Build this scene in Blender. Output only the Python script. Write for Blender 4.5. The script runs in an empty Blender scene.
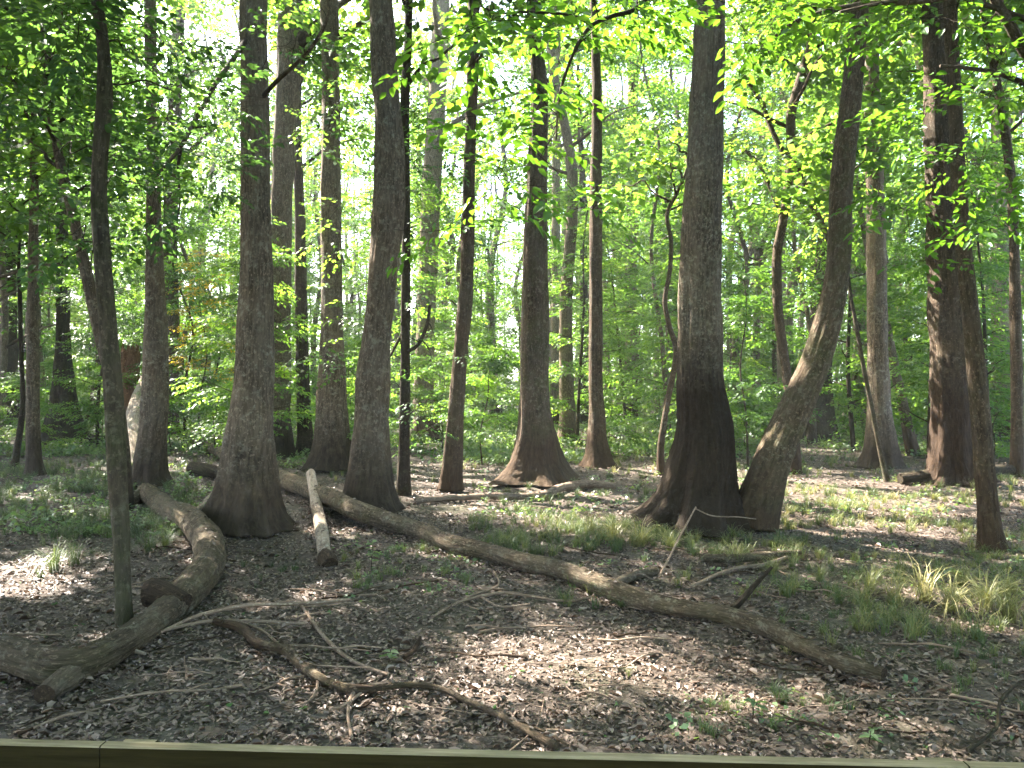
import bpy, math, random
import numpy as np
from mathutils import Vector

SC = bpy.context.scene
COL = SC.collection
R = np.random.default_rng(7)
random.seed(7)

# ------------------------------------------------------------------ camera, sky, sun, exposure
H = 2.2            # eye height above the forest floor (standing on a low boardwalk)
F = 769.0          # focal length in pixels at 1024 wide
HY = 384.0
cam_d = bpy.data.cameras.new('camera'); cam = bpy.data.objects.new('camera', cam_d); COL.objects.link(cam)
cam.location = (0, 0, H); cam.rotation_euler = (math.radians(90), 0, 0)
cam_d.sensor_width = 36; cam_d.lens = F / 1024 * 36; cam_d.clip_start = .05; cam_d.clip_end = 1500
SC.camera = cam

SUN_DIR = Vector((-.76, .65, 0)).normalized()
ELEV = 47.0
S = Vector((SUN_DIR.x * math.cos(math.radians(ELEV)), SUN_DIR.y * math.cos(math.radians(ELEV)), math.sin(math.radians(ELEV))))
Sn = np.array(S)
world = bpy.data.worlds.new('World'); SC.world = world; world.use_nodes = True
nt = world.node_tree
bg = nt.nodes['Background']
sky = nt.nodes.new('ShaderNodeTexSky'); sky.sky_type = 'NISHITA'; sky.sun_disc = False
sky.sun_elevation = math.radians(ELEV); sky.sun_rotation = math.atan2(S.x, S.y)
sky.air_density = 1.0; sky.dust_density = 2.5; sky.ozone_density = 1.0
nt.links.new(sky.outputs[0], bg.inputs[0]); bg.inputs[1].default_value = .14
sun_d = bpy.data.lights.new('sun', 'SUN'); sun_d.energy = 5.0; sun_d.angle = math.radians(.55); sun_d.color = (1, .93, .84)
sun = bpy.data.objects.new('sun', sun_d); COL.objects.link(sun); sun.rotation_euler = S.to_track_quat('Z', 'Y').to_euler()
sun.location = (-30, 30, 60)

SC.view_settings.view_transform = 'Standard'; SC.view_settings.look = 'None'
SC.view_settings.gamma = 1; SC.view_settings.use_curve_mapping = False
SC.view_settings.exposure = 3.6
HAZE = .0007
SC.render.engine = 'CYCLES'
c = SC.cycles
c.use_denoising = True
c.max_bounces = 7; c.diffuse_bounces = 4; c.glossy_bounces = 2; c.transmission_bounces = 4; c.transparent_max_bounces = 4
c.caustics_reflective = False; c.caustics_refractive = False
c.sample_clamp_indirect = 6

# ------------------------------------------------------------------ helpers
def gz(x, y):
    """ground height"""
    x = np.asarray(x, float); y = np.asarray(y, float)
    z = .035*np.sin(x*.9+1.3)*np.sin(y*.7+.4) + .02*np.sin(x*2.3+y*1.1) + .015*np.sin(y*3.1-x*1.7+2)
    far = np.clip((y-16)/20, 0, 1)
    z = z + far*(.12*np.sin(x*.23+.8)*np.cos(y*.19) + .05*np.sin(x*.61-y*.37))
    for (mx, my, mr, mh) in MOUNDS:
        z = z + mh*np.exp(-((x-mx)**2+(y-my)**2)/(mr*mr))
    return z
MOUNDS = []

def px2w(px, py, D):
    return np.array([(px-512)*D/F, D, H-(py-HY)*D/F])
def groundD(py, r_px=0):
    return H*F/(py-HY+r_px)
def gpt(px, py):
    D = groundD(py); return np.array([(px-512)*D/F, D, 0.])

def smooth(pts, n):
    """Catmull-Rom through rows of pts (any width), n samples per span"""
    P = np.asarray(pts, float)
    if len(P) < 3:
        t = np.linspace(0, 1, n*max(1, len(P)-1)+1)[:, None]
        return P[0]*(1-t)+P[-1]*t
    P = np.vstack([2*P[0]-P[1], P, 2*P[-1]-P[-2]])
    out = []
    for i in range(1, len(P)-2):
        t = np.linspace(0, 1, n, endpoint=False)[:, None]
        a, b, c_, d = P[i-1], P[i], P[i+1], P[i+2]
        out.append(.5*((2*b)+(-a+c_)*t+(2*a-5*b+4*c_-d)*t*t+(-a+3*b-3*c_+d)*t**3))
    out.append(P[-2][None])
    return np.vstack(out)

class Geo:
    def __init__(s): s.v=[]; s.f3=[]; s.f4=[]; s.m3=[]; s.m4=[]; s.n=0; s.rnd=[]; s.bark=[]
    def add(s, v, f, mi=0, rnd=None, bark=None):
        v = np.asarray(v, float).reshape(-1, 3); f = np.asarray(f, int)
        if len(v) == 0: return
        if f.shape[1] == 3: s.f3.append(f+s.n); s.m3.append(np.full(len(f), mi))
        else: s.f4.append(f+s.n); s.m4.append(np.full(len(f), mi))
        s.v.append(v); s.n += len(v)
        s.rnd.append(np.full(len(v), .5) if rnd is None else np.broadcast_to(rnd, (len(v),)))
        s.bark.append(v.copy() if bark is None else bark)
    def tube(s, P, r, seg=8, mi=0, cap=True, rough=0, lobes=None, taper_bottom=None, seed=0, s0=0., rnd=None, ridge=.014):
        P = np.asarray(P, float); n = len(P); r = np.broadcast_to(np.asarray(r, float), (n,))
        T = np.gradient(P, axis=0); T /= np.linalg.norm(T, axis=1)[:, None]+1e-9
        ref = np.array([1., 0, 0]) if abs(T[0][0]) < .9 else np.array([0, 1., 0])
        U = np.zeros((n, 3)); u = ref-np.dot(ref, T[0])*T[0]; u /= np.linalg.norm(u)
        for i in range(n):
            u = u-np.dot(u, T[i])*T[i]; u /= np.linalg.norm(u)+1e-9; U[i] = u
        W = np.cross(T, U)
        L = np.concatenate([[0], np.cumsum(np.linalg.norm(np.diff(P, axis=0), axis=1))])+s0
        th = np.arange(seg)/seg*2*np.pi
        k = np.ones((n, seg)); TH, LL = np.meshgrid(th, L)
        g = np.random.default_rng(seed+11)
        if rough:
            for q in range(7):
                fm = g.integers(1, 5); fl = g.uniform(.6, 5); k += rough*.42*np.sin(fm*TH+g.uniform(0, 6.28)+np.sin(LL*g.uniform(.3, 1.2)))*np.sin(fl*LL+g.uniform(0, 6.28))
            for q in range(4):
                fm = g.integers(7, 14); fl = g.uniform(.5, 2.5); k += rough*.25*np.sin(fm*TH+g.uniform(0, 6.28)+.8*np.sin(LL*2+q))*(.6+.4*np.sin(fl*LL))
        if lobes:
            for (ang, wd, amp, ht) in lobes:
                d = (TH-ang+np.pi) % (2*np.pi)-np.pi
                k += amp*np.exp(-(d/wd)**2)*np.exp(-(LL/ht)**1.2)
        if seg >= 24:
            cn = g.normal(0, 1, seg); cn = (cn+np.roll(cn, 1)*.7); cn2 = g.normal(0, 1, seg); cn2 = cn2+np.roll(cn2, 1)*.7
            ph = .5+.5*np.sin(L*1.7+seed)[:, None]; k += ridge*(cn[None]*ph+cn2[None]*(1-ph))
            jn = g.normal(0, 1, (n, seg)); jn = (jn+np.roll(jn, 1, 0)+np.roll(jn, 1, 1))/1.7; k += ridge*.7*jn
        rr = r[:, None]*k
        V = P[:, None]+rr[..., None]*(np.cos(th)[None, :, None]*U[:, None]+np.sin(th)[None, :, None]*W[:, None])
        rb = max(r.mean(), .02)
        B = np.stack([rb*np.cos(TH)+seed*3.1, rb*np.sin(TH)+seed*1.7, LL], -1)
        i, j = np.meshgrid(np.arange(n-1), np.arange(seg), indexing='ij'); j2 = (j+1) % seg
        f = np.stack([i*seg+j, i*seg+j2, (i+1)*seg+j2, (i+1)*seg+j], -1).reshape(-1, 4)
        s.add(V, f, mi, rnd, B.reshape(-1, 3))
        if cap:
            for e, ii in ((0, 0), (1, n-1)):
                ring = V[ii]; cc = P[ii]; vv = np.vstack([ring, cc]); a = np.arange(seg); b = (a+1) % seg
                ff = np.stack([b, a, np.full(seg, seg)], -1) if e == 0 else np.stack([a, b, np.full(seg, seg)], -1)
                s.add(vv, ff, mi if not isinstance(cap, int) or cap is True else cap, rnd, np.vstack([B[ii], B[ii].mean(0)]))
        return V
    def build(s, name, mats, parent=None, smooth_=True):
        me = bpy.data.meshes.new(name)
        V = np.vstack(s.v); f3 = np.vstack(s.f3) if s.f3 else np.zeros((0, 3), int); f4 = np.vstack(s.f4) if s.f4 else np.zeros((0, 4), int)
        me.vertices.add(len(V)); me.vertices.foreach_set('co', V.astype(np.float32).ravel())
        loops = np.concatenate([f3.ravel(), f4.ravel()]).astype(np.int32)
        me.loops.add(len(loops)); me.loops.foreach_set('vertex_index', loops)
        tot = len(f3)+len(f4); me.polygons.add(tot)
        st = np.concatenate([np.arange(len(f3))*3, len(f3)*3+np.arange(len(f4))*4]).astype(np.int32)
        me.polygons.foreach_set('loop_start', st)
        mi = np.concatenate((s.m3 or [np.zeros(0)])+(s.m4 or [np.zeros(0)])).astype(np.int32)
        me.polygons.foreach_set('material_index', mi)
        me.polygons.foreach_set('use_smooth', np.full(tot, smooth_))
        a = me.attributes.new('rnd', 'FLOAT', 'POINT'); a.data.foreach_set('value', np.concatenate(s.rnd).astype(np.float32))
        a = me.attributes.new('bark', 'FLOAT_VECTOR', 'POINT'); a.data.foreach_set('vector', np.vstack(s.bark).astype(np.float32).ravel())
        me.update(); me.validate()
        for m in (mats if isinstance(mats, (list, tuple)) else [mats]): me.materials.append(m)
        o = bpy.data.objects.new(name, me); COL.objects.link(o)
        if parent is not None: o.parent = parent
        return o

def tag(o, label=None, cat=None, group=None, kind=None):
    if label: o['label'] = label
    if cat: o['category'] = cat
    if group: o['group'] = group
    if kind: o['kind'] = kind
    return o
def empty(name, loc, label, cat, group=None):
    o = bpy.data.objects.new(name, None); COL.objects.link(o); o.location = loc; o.empty_display_size = .2
    return tag(o, label, cat, group)
def rebase(g, base):
    b = np.asarray(base, float)
    g.v = [v-b for v in g.v]; return g

def rotm(yaw, pitch, roll):
    """Z(yaw) * Y(-pitch) * X(roll); arrays -> (K,3,3)"""
    yaw, pitch, roll = np.broadcast_arrays(*(np.atleast_1d(np.asarray(a, float)) for a in (yaw, pitch, roll)))
    cy, sy, cp, sp, cr, sr = np.cos(yaw), np.sin(yaw), np.cos(-pitch), np.sin(-pitch), np.cos(roll), np.sin(roll)
    return np.stack([np.stack([cy*cp, cy*sp*sr-sy*cr, cy*sp*cr+sy*sr], -1),
                     np.stack([sy*cp, sy*sp*sr+cy*cr, sy*sp*cr-cy*sr], -1),
                     np.stack([-sp, cp*sr, cp*cr], -1)], -2)
def inst(tv, tf, pos, rot, scale, trnd=None, krnd=None):
    pos = np.asarray(pos); K = len(pos); n = len(tv)
    V = np.einsum('kij,nj->kni', rot, tv)*np.reshape(np.broadcast_to(scale, (K,)), (K, 1, 1))+pos[:, None]
    Fc = (tf[None]+(np.arange(K)*n)[:, None, None]).reshape(-1, tf.shape[1])
    rn = np.zeros((K, n))
    if trnd is not None: rn = rn+trnd[None]
    if krnd is not None: rn = rn+np.asarray(krnd)[:, None]
    return V.reshape(-1, 3), Fc, rn.ravel()

# ------------------------------------------------------------------ materials
def newmat(name):
    m = bpy.data.materials.new(name); m.use_nodes = True; n = m.node_tree; n.nodes.clear()
    out = n.nodes.new('ShaderNodeOutputMaterial'); return m, n, out
def N(n, t, **kw):
    x = n.nodes.new(t)
    for k, v in kw.items(): setattr(x, k, v)
    return x
def ramp(n, stops, interp='LINEAR'):
    r = N(n, 'ShaderNodeValToRGB'); r.color_ramp.interpolation = interp
    e = r.color_ramp.elements
    while len(e) < len(stops): e.new(.5)
    for q, (p, cc) in zip(e, stops):
        q.position = p; q.color = (*cc, 1) if len(cc) == 3 else cc
    return r
def mix(n, fac, a, b, mode='MIX'):
    x = N(n, 'ShaderNodeMix', data_type='RGBA', blend_type=mode)
    for s_, v in ((0, fac), (6, a), (7, b)):
        if isinstance(v, (int, float)): x.inputs[s_].default_value = v
        elif isinstance(v, tuple): x.inputs[s_].default_value = (*v, 1)
        else: n.links.new(v, x.inputs[s_])
    return x.outputs[2]
def noise(n, vec, scale, detail=4, rough=.6, dist=0):
    x = N(n, 'ShaderNodeTexNoise'); x.inputs['Scale'].default_value = scale; x.inputs['Detail'].default_value = detail
    x.inputs['Roughness'].default_value = rough; x.inputs['Distortion'].default_value = dist
    n.links.new(vec, x.inputs['Vector']); return x.outputs['Fac']
def mapping(n, vec, sc):
    x = N(n, 'ShaderNodeMapping'); x.inputs['Scale'].default_value = sc; n.links.new(vec, x.inputs['Vector']); return x.outputs[0]
def mrange(n, v, a, b, c_=0., d=1.):
    x = N(n, 'ShaderNodeMapRange'); x.inputs[1].default_value = a; x.inputs[2].default_value = b; x.inputs[3].default_value = c_; x.inputs[4].default_value = d
    n.links.new(v, x.inputs[0]); return x.outputs[0]
def math_(n, op, a, b):
    x = N(n, 'ShaderNodeMath', operation=op)
    for i, v in enumerate((a, b)):
        if isinstance(v, (int, float)): x.inputs[i].default_value = v
        else: n.links.new(v, x.inputs[i])
    return x.outputs[0]

def bark_mat(name, ca, cb, lichen=.3, lich_col=(.33, .34, .29), stain=0, stain_col=(.05, .034, .022), moss=0., fiss=1., lscale=10, top=.1):
    m, n, out = newmat(name)
    at = N(n, 'ShaderNodeAttribute', attribute_name='bark'); v = at.outputs['Vector']
    vs = mapping(n, v, (1, 1, .16))
    big = noise(n, mapping(n, v, (1, 1, .5)), 2.2, 4, .6)
    fis = noise(n, vs, 26, 7, .72, .4)
    fine = noise(n, v, 70, 4, .7)
    col = mix(n, mrange(n, fis, .40, .60), cb, ca)
    fl = noise(n, mapping(n, v, (1, 1, .6)), 34, 3, .6); col = mix(n, mrange(n, fl, .58, .64, 0, .6), col, tuple(min(.5, x*2.5) for x in ca))
    col = mix(n, mrange(n, big, .35, .7, 0, .5), col, tuple(x*1.35 for x in ca))
    if lichen:
        l = noise(n, v, lscale, 5, .75); l2 = noise(n, v, 2.5, 2)
        lf = math_(n, 'MULTIPLY', mrange(n, l, .56-.08*lichen, .63), mrange(n, l2, .4, .65, .3, 1.))
        col = mix(n, math_(n, 'MULTIPLY', lf, min(1., .35+lichen)), col, lich_col)
    if moss:
        mo = noise(n, v, 3.0, 5, .7); col = mix(n, math_(n, 'MULTIPLY', mrange(n, mo, .45, .7), moss), col, (.075, .095, .03))
    if stain:
        sx = N(n, 'ShaderNodeSeparateXYZ'); n.links.new(v, sx.inputs[0])
        h = math_(n, 'ADD', sx.outputs[2], math_(n, 'MULTIPLY', noise(n, v, 3, 4), .9))
        sf = mrange(n, h, stain+1.0, stain-.1)
        col = mix(n, math_(n, 'MULTIPLY', sf, .94), col, mix(n, mrange(n, fis, .35, .7), tuple(x*.7 for x in stain_col), tuple(x*1.6 for x in stain_col)))
    oi = N(n, 'ShaderNodeObjectInfo'); col = mix(n, 1., col, mrange(n, oi.outputs['Random'], 0, 1, .85, 1.15), 'MULTIPLY')
    wn = noise(n, v, 1.3, 3); col = mix(n, 1., col, mix(n, mrange(n, wn, .35, .65), (1.12, 1.0, .87), (1.02, .98, .92)), 'MULTIPLY')
    b = N(n, 'ShaderNodeBsdfPrincipled'); n.links.new(col, b.inputs['Base Color']); b.inputs['Roughness'].default_value = .9
    b.inputs['Specular IOR Level'].default_value = .12
    bp = N(n, 'ShaderNodeBump'); bp.inputs['Strength'].default_value = 1.*fiss; bp.inputs['Distance'].default_value = .06
    n.links.new(math_(n, 'ADD', fis, math_(n, 'MULTIPLY', fine, .25)), bp.inputs['Height']); n.links.new(bp.outputs[0], b.inputs['Normal'])
    n.links.new(b.outputs[0], out.inputs[0]); return m

def leaf_mat(name, stops, tr=.55, trcol=(2.5, 2.35, 1.0), gloss=.35):
    m, n, out = newmat(name)
    at = N(n, 'ShaderNodeAttribute', attribute_name='rnd')
    oi = N(n, 'ShaderNodeObjectInfo')
    f = math_(n, 'ADD', at.outputs['Fac'], mrange(n, oi.outputs['Random'], 0, 1, -.14, .14))
    col = ramp(n, stops); n.links.new(f, col.inputs[0]); col = col.outputs[0]
    b = N(n, 'ShaderNodeBsdfPrincipled'); n.links.new(col, b.inputs['Base Color']); b.inputs['Roughness'].default_value = .45
    b.inputs['Specular IOR Level'].default_value = gloss
    t = N(n, 'ShaderNodeBsdfTranslucent'); n.links.new(mix(n, 1., col, trcol, 'MULTIPLY'), t.inputs[0])
    x = N(n, 'ShaderNodeMixShader'); x.inputs[0].default_value = tr
    n.links.new(b.outputs[0], x.inputs[1]); n.links.new(t.outputs[0], x.inputs[2]); n.links.new(x.outputs[0], out.inputs[0])
    return m

BARK_GREY = bark_mat('bark_grey', (.145, .118, .092), (.038, .029, .022), .45, (.28, .27, .22), stain=1.0, stain_col=(.040, .031, .023))
BARK_BIG = bark_mat('bark_big', (.145, .12, .095), (.04, .031, .024), .75, (.27, .26, .21), stain=2.55, stain_col=(.018, .013, .009), moss=.15, lscale=14)
BARK_BROWN = bark_mat('bark_brown', (.095, .073, .054), (.028, .020, .015), .25, (.2, .19, .15), stain=.8, moss=.2)
BARK_SLIM = bark_mat('bark_slim', (.085, .073, .056), (.024, .019, .014), .3, (.17, .17, .13), moss=.4)
BARK_DARK = bark_mat('bark_dark', (.05, .04, .03), (.016, .012, .009), .12, (.12, .12, .09), moss=.3)
BARK_FAR = bark_mat('bark_far', (.16, .135, .105), (.055, .042, .032), .4, (.26, .25, .2), stain=1., stain_col=(.055, .038, .025), fiss=.6)
BARK_LOG = bark_mat('bark_log', (.125, .10, .074), (.03, .023, .017), .45, (.24, .23, .18), fiss=1.2, moss=.25)
BARK_PALE = bark_mat('bark_pale', (.34, .29, .24), (.13, .10, .08), .2, (.5, .5, .46), fiss=.6)
BARK_STICK = bark_mat('bark_stick', (.22, .17, .135), (.07, .05, .04), .1, (.25, .22, .18), fiss=.4)
WOOD_ROT = bark_mat('wood_rotten', (.2, .115, .07), (.07, .036, .022), 0, fiss=1.2)
WOOD_CUT = bark_mat('wood_end', (.07, .05, .035), (.025, .018, .013), 0, fiss=1.)
LEAF = leaf_mat('leaf', [(0, (.03, .07, .02)), (.35, (.055, .115, .028)), (.7, (.085, .16, .034)), (1, (.13, .2, .04))])
LEAF_NEAR = leaf_mat('leaf_near', [(0, (.035, .09, .018)), (.5, (.06, .14, .026)), (1, (.09, .18, .035))], tr=.52, trcol=(2.1, 2.0, .6))
LEAF_DARK = leaf_mat('leaf_dark', [(0, (.025, .055, .024)), (.5, (.04, .09, .034)), (1, (.065, .13, .035))], tr=.5)
LEAF_YELLOW = leaf_mat('leaf_yellow', [(0, (.25, .20, .02)), (.5, (.42, .32, .03)), (1, (.5, .36, .04))], tr=.5, trcol=(1.3, 1.2, .8))
LEAF_LOW = leaf_mat('leaf_low', [(0, (.05, .09, .04)), (.5, (.09, .15, .07)), (1, (.15, .21, .10))], tr=.4, gloss=.6)
GRASS = leaf_mat('grass', [(0, (.04, .065, .028)), (.35, (.075, .11, .045)), (.65, (.14, .16, .055)), (.85, (.25, .235, .10)), (1, (.38, .33, .18))], tr=.35, trcol=(1.3, 1.25, .8))
LITTER = leaf_mat('litter', [(0, (.037, .026, .018)), (.4, (.115, .083, .062)), (.7, (.21, .156, .122)), (.92, (.35, .28, .24)), (.96, (.40, .37, .33)), (.965, (.06, .12, .03)), (.985, (.08, .14, .03)), (.99, (.42, .28, .03)), (1, (.45, .3, .03))], tr=.12, trcol=(1.2, 1, .8), gloss=.3)

# ------------------------------------------------------------------ sunlit openings of the canopy (leaves are left out along these rays)
HOLES = []     # x, y, z, radius
def hole(px, py, rpx, z=0., sx=1.):
    D = (H-z)*F/(py-HY) if z < 1.9 else None
    for k in range(int(max(1, round(sx)))):
        off = (k-(round(sx)-1)/2)*rpx*1.1
        HOLES.append(((px+off-512)*D/F, D, z, rpx*D/F))
def hole_at(px, py, D, rpx): p = px2w(px, py, D); HOLES.append((p[0], p[1], p[2], rpx*D/F))
for a in [(520, 655, 34, 0, 2), (565, 672, 34, 0, 2), (480, 692, 24, 0, 1), (640, 655, 20, 0, 1), (612, 640, 14, 0, 1), (25, 575, 24, 0, 2), (60, 560, 12, 0, 1),
          (20, 590, 14, 0, 2), (800, 492, 34, 0, 2), (850, 505, 26, 0, 4), (880, 475, 22, 0, 4), (905, 600, 22, 0, 3), (950, 605, 26, 0, 3), (1000, 630, 22, 0, 1),
          (990, 565, 16, 0, 2), (920, 565, 13, 0, 3), (500, 470, 26, 0, 3), (590, 502, 16, 0, 3), (600, 445, 22, 0, 4), (480, 448, 16, 0, 3), (210, 430, 16, 0, 3),
          (180, 455, 14, 0, 3), (215, 470, 12, 0, 2), (130, 430, 14, 0, 2), (310, 452, 10, 0, 2), (640, 520, 10, 0, 2), (540, 530, 9, 0, 1), (740, 640, 8, 0, 1), (430, 585, 9, 0, 1),
          (300, 600, 8, 0, 1), (100, 660, 9, 0, 1), (820, 700, 8, 0, 1), (250, 690, 8, 0, 1), (60, 520, 10, 0, 2), (700, 700, 7, 0, 1), (900, 450, 14, 0, 5), (760, 450, 14, 0, 2), (840, 540, 16, 0, 2), (780, 560, 10, 0, 2), (930, 500, 26, 0, 4), (1010, 500, 20, 0, 2), (960, 535, 20, 0, 3), (830, 520, 24, 0, 3), (30, 500, 14, 0, 2), (110, 480, 12, 0, 2), (430, 560, 9, 0, 1), (880, 560, 14, 0, 3), (560, 430, 26, 0, 4), (480, 500, 12, 0, 2), (330, 585, 6, 0, 1), (150, 470, 12, 0, 1)]:
    hole(a[0], a[1], a[2], a[3], a[4])
for a in [(200, 530, 9.5, 12), (175, 508, 11, 14), (320, 510, 11.5, 12), (140, 410, 22, 24), (195, 438, 30, 16), (512, 440, 17, 16), (520, 470, 16.5, 16), (995, 520, 10, 16), (830, 320, 11.7, 4),
          (800, 395, 11.7, 4), (975, 380, 10, 6), (935, 100, 16.4, 14), (590, 350, 20, 6), (690, 260, 11.6, 5), (555, 490, 15, 14), (590, 488, 15, 14), (640, 597, 8, 12),
          (700, 608, 7.7, 10), (450, 470, 15.5, 8), (375, 260, 12.9, 4)]:
    hole_at(*a)
HOLES_ = np.array(HOLES)
HOLES = []
for a in [(478, 50, 5, 40), (505, 130, 5.2, 40), (495, 200, 5.2, 30), (580, 20, 5.6, 40), (745, 30, 6, 40), (900, 20, 8, 40), (1000, 80, 7.6, 36), (975, 165, 8, 36), (820, 30, 8.6, 40),
          (780, 200, 18, 60), (830, 190, 18, 60), (760, 130, 18, 60), (335, 230, 18.5, 30), (350, 290, 18.5, 40), (90, 130, 8, 22), (180, 200, 8, 26)]:
    hole_at(*a)
HOLES2_ = np.vstack([HOLES_, np.array(HOLES)])
def keep_mask(P, margin=.34, holes=None):
    """False for leaf positions inside a sunlit opening"""
    P = np.asarray(P); keep = np.ones(len(P), bool)
    for (x, y, z, r) in (HOLES2_ if holes is None else holes):
        d = P-np.array([x, y, z]); t = d@Sn; near = t > 1.2*(margin > .2)+.3
        q = d-t[:, None]*Sn; dist = np.linalg.norm(q, axis=1)
        keep &= ~(near & (dist < r*.95+margin*(1 if r < .3 else 2.3)))
    return keep

# ------------------------------------------------------------------ ground
for t_ in [(245, 532, 1.6, .06), (372, 512, 1.5, .05), (536, 482, 1.8, .08), (700, 530, 2.2, .07), (957, 488, 2.0, .08)]:
    p = gpt(t_[0], t_[1]); MOUNDS.append((p[0], p[1]+.2, t_[2], t_[3]))
def ground():
    n1 = 520
    u = np.linspace(-1, 1, n1); xs = np.sinh(u*4.2)/np.sinh(4.2)*700
    w = np.linspace(0, 1, 560); ys = -6+np.concatenate([np.linspace(0, 26, 300, endpoint=False), 26+np.sinh(np.linspace(0, 1, 260)*4.5)/np.sinh(4.5)*900])
    X, Y = np.meshgrid(xs, ys)
    Z = gz(X, Y)
    g = np.random.default_rng(3)
    for q in range(14):
        k = g.uniform(4, 16); a = g.uniform(0, 6.28)
        Z += .0045*np.sin(k*(X*np.cos(a)+Y*np.sin(a))+g.uniform(0, 6.28)+1.3*np.sin(X*1.1+q)+1.3*np.cos(Y*1.3+q))*(np.hypot(X, Y) < 40)
    V = np.stack([X, Y, Z], -1).reshape(-1, 3); ny, nx = X.shape
    i, j = np.meshgrid(np.arange(ny-1), np.arange(nx-1), indexing='ij')
    f = np.stack([i*nx+j, i*nx+j+1, (i+1)*nx+j+1, (i+1)*nx+j], -1).reshape(-1, 4)
    m, n, out = newmat('forest_floor')
    tc = N(n, 'ShaderNodeTexCoord'); v = tc.outputs['Object']
    vo = N(n, 'ShaderNodeTexVoronoi'); vo.inputs['Scale'].default_value = 16; vo.inputs['Randomness'].default_value = 1
    nn = noise(n, v, 3.3, 5, .65)
    n.links.new(v, vo.inputs['Vector'])
    sx = N(n, 'ShaderNodeSeparateColor'); n.links.new(vo.outputs['Color'], sx.inputs[0])
    col = ramp(n, [(0, (.03, .022, .017)), (.45, (.085, .064, .049)), (.8, (.15, .118, .094)), (1, (.24, .2, .17))]); n.links.new(sx.outputs[0], col.inputs[0])
    f1 = noise(n, v, 42, 6, .7)
    c2 = ramp(n, [(.3, (.022, .015, .011)), (.6, (.09, .068, .052)), (.75, (.17, .135, .11))]); n.links.new(f1, c2.inputs[0])
    cc = mix(n, .5, col.outputs[0], c2.outputs[0])
    cc = mix(n, mrange(n, nn, .35, .65, 0., .55), cc, (.045, .033, .025))
    gr = noise(n, v, .5, 4, .6); cc = mix(n, mrange(n, gr, .5, .68, 0, .35), cc, (.06, .075, .03))
    b = N(n, 'ShaderNodeBsdfPrincipled'); n.links.new(cc, b.inputs['Base Color']); b.inputs['Roughness'].default_value = .85
    b.inputs['Specular IOR Level'].default_value = .2
    bp = N(n, 'ShaderNodeBump'); bp.inputs['Strength'].default_value = .8; bp.inputs['Distance'].default_value = .025
    n.links.new(math_(n, 'ADD', f1, sx.outputs[1]), bp.inputs['Height']); n.links.new(bp.outputs[0], b.inputs['Normal'])
    n.links.new(b.outputs[0], out.inputs[0])
    G = Geo(); G.add(V, f); o = G.build('forest_floor', m); tag(o, 'brown forest floor of soil and old leaves', kind='structure'); return o
ground()

# ------------------------------------------------------------------ leaf templates
def leaf6(L, w, fold=.18, droop=.12):
    v = np.array([[0, 0, 0], [.33*L, -w*.5, fold*w], [.72*L, -w*.36, fold*w-droop*L*.5], [L, 0, -droop*L], [.72*L, w*.36, fold*w-droop*L*.5], [.33*L, w*.5, fold*w]])
    return v, np.array([[0, 1, 2, 3], [0, 3, 4, 5]])
def leaf4(L, w):
    return np.array([[0, 0, 0], [.45*L, -w*.5, .1*w], [L, 0, -.1*L], [.45*L, w*.5, .1*w]]), np.array([[0, 1, 2, 3]])
def spray(kind, L, n, ll, seed, bend=.15, w=.55):
    """a twig along +X with alternate leaves in about one plane"""
    g = np.random.default_rng(seed); lv, lf = (leaf6 if kind == 6 else leaf4)(ll, ll*w)
    V = []; Fc = []; rn = []; k = 0
    for i in range(n):
        t = (i+.6)/n; x = L*t; side = 1 if i % 2 else -1
        # secondary twigs: leaves leave the axis with spread
        off = g.uniform(.0, .30)*L*(1-t*.5)
        base = np.array([x, side*off, -bend*L*t*t+g.normal(0, .02*L)])
        rot = rotm(side*g.uniform(.5, 1.25)*(1-.6*(t > .93)), -g.uniform(-.1, .55), g.normal(0, .4))[0]
        sc = g.uniform(.7, 1.15)
        V.append((rot@(lv*sc).T).T+base); Fc.append(lf+k); k += len(lv); rn.append(np.full(len(lv), g.uniform(-.2, .2)))
    return np.vstack(V), np.vstack(Fc), np.concatenate(rn)
NEAR = [spray(6, .55, 20, .095, s) for s in (1, 2, 3, 4)]
MID = [spray(4, .6, 18, .11, s, w=.6) for s in (5, 6, 7, 8)]
MIDB = [spray(4, .8, 20, .15, s, w=.65) for s in (15, 16, 17)]
def blob(n, rad, ll, seed):
    g = np.random.default_rng(seed); lv, lf = leaf4(ll, ll*.7)
    d = g.normal(size=(n, 3)); d /= np.linalg.norm(d, axis=1)[:, None]; p = d*(rad*g.uniform(.2, 1, n)**.6)[:, None]*np.array([1, 1, .6])
    return inst(lv, lf, p, rotm(g.uniform(0, 6.28, n), g.normal(0, .5, n), g.normal(0, .5, n)), g.uniform(.7, 1.2, n), None, g.uniform(-.2, .2, n))
CLUMP = [blob(22, .55, .22, s) for s in (21, 22, 23)]
FARCL = [blob(20, 1.1, .42, s) for s in (31, 32, 33)]

def put(G, tpls, pos, yaw, pitch, roll, scale, rn, g, mi=0):
    pos = np.asarray(pos); which = g.integers(0, len(tpls), len(pos))
    for k, t in enumerate(tpls):
        s_ = which == k
        if s_.any():
            v, f, r_ = inst(t[0], t[1], pos[s_], rotm(yaw[s_], pitch[s_], roll[s_]), scale[s_], t[2], rn[s_]); G.add(v, f, mi, r_)

# ------------------------------------------------------------------ explicit trees
def limb_path(a, b, g, sag=.1, n=6):
    a = np.asarray(a, float); b = np.asarray(b, float); L = np.linalg.norm(b-a)
    t = np.linspace(0, 1, n)[:, None]; P = a*(1-t)+b*t
    P[1:-1] += g.normal(0, (.03 if L < 2 else .012)*L, (n-2, 3)); P[:, 2] += sag*L*np.sin(t[:, 0]*np.pi)
    return smooth(P, 4)

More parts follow.
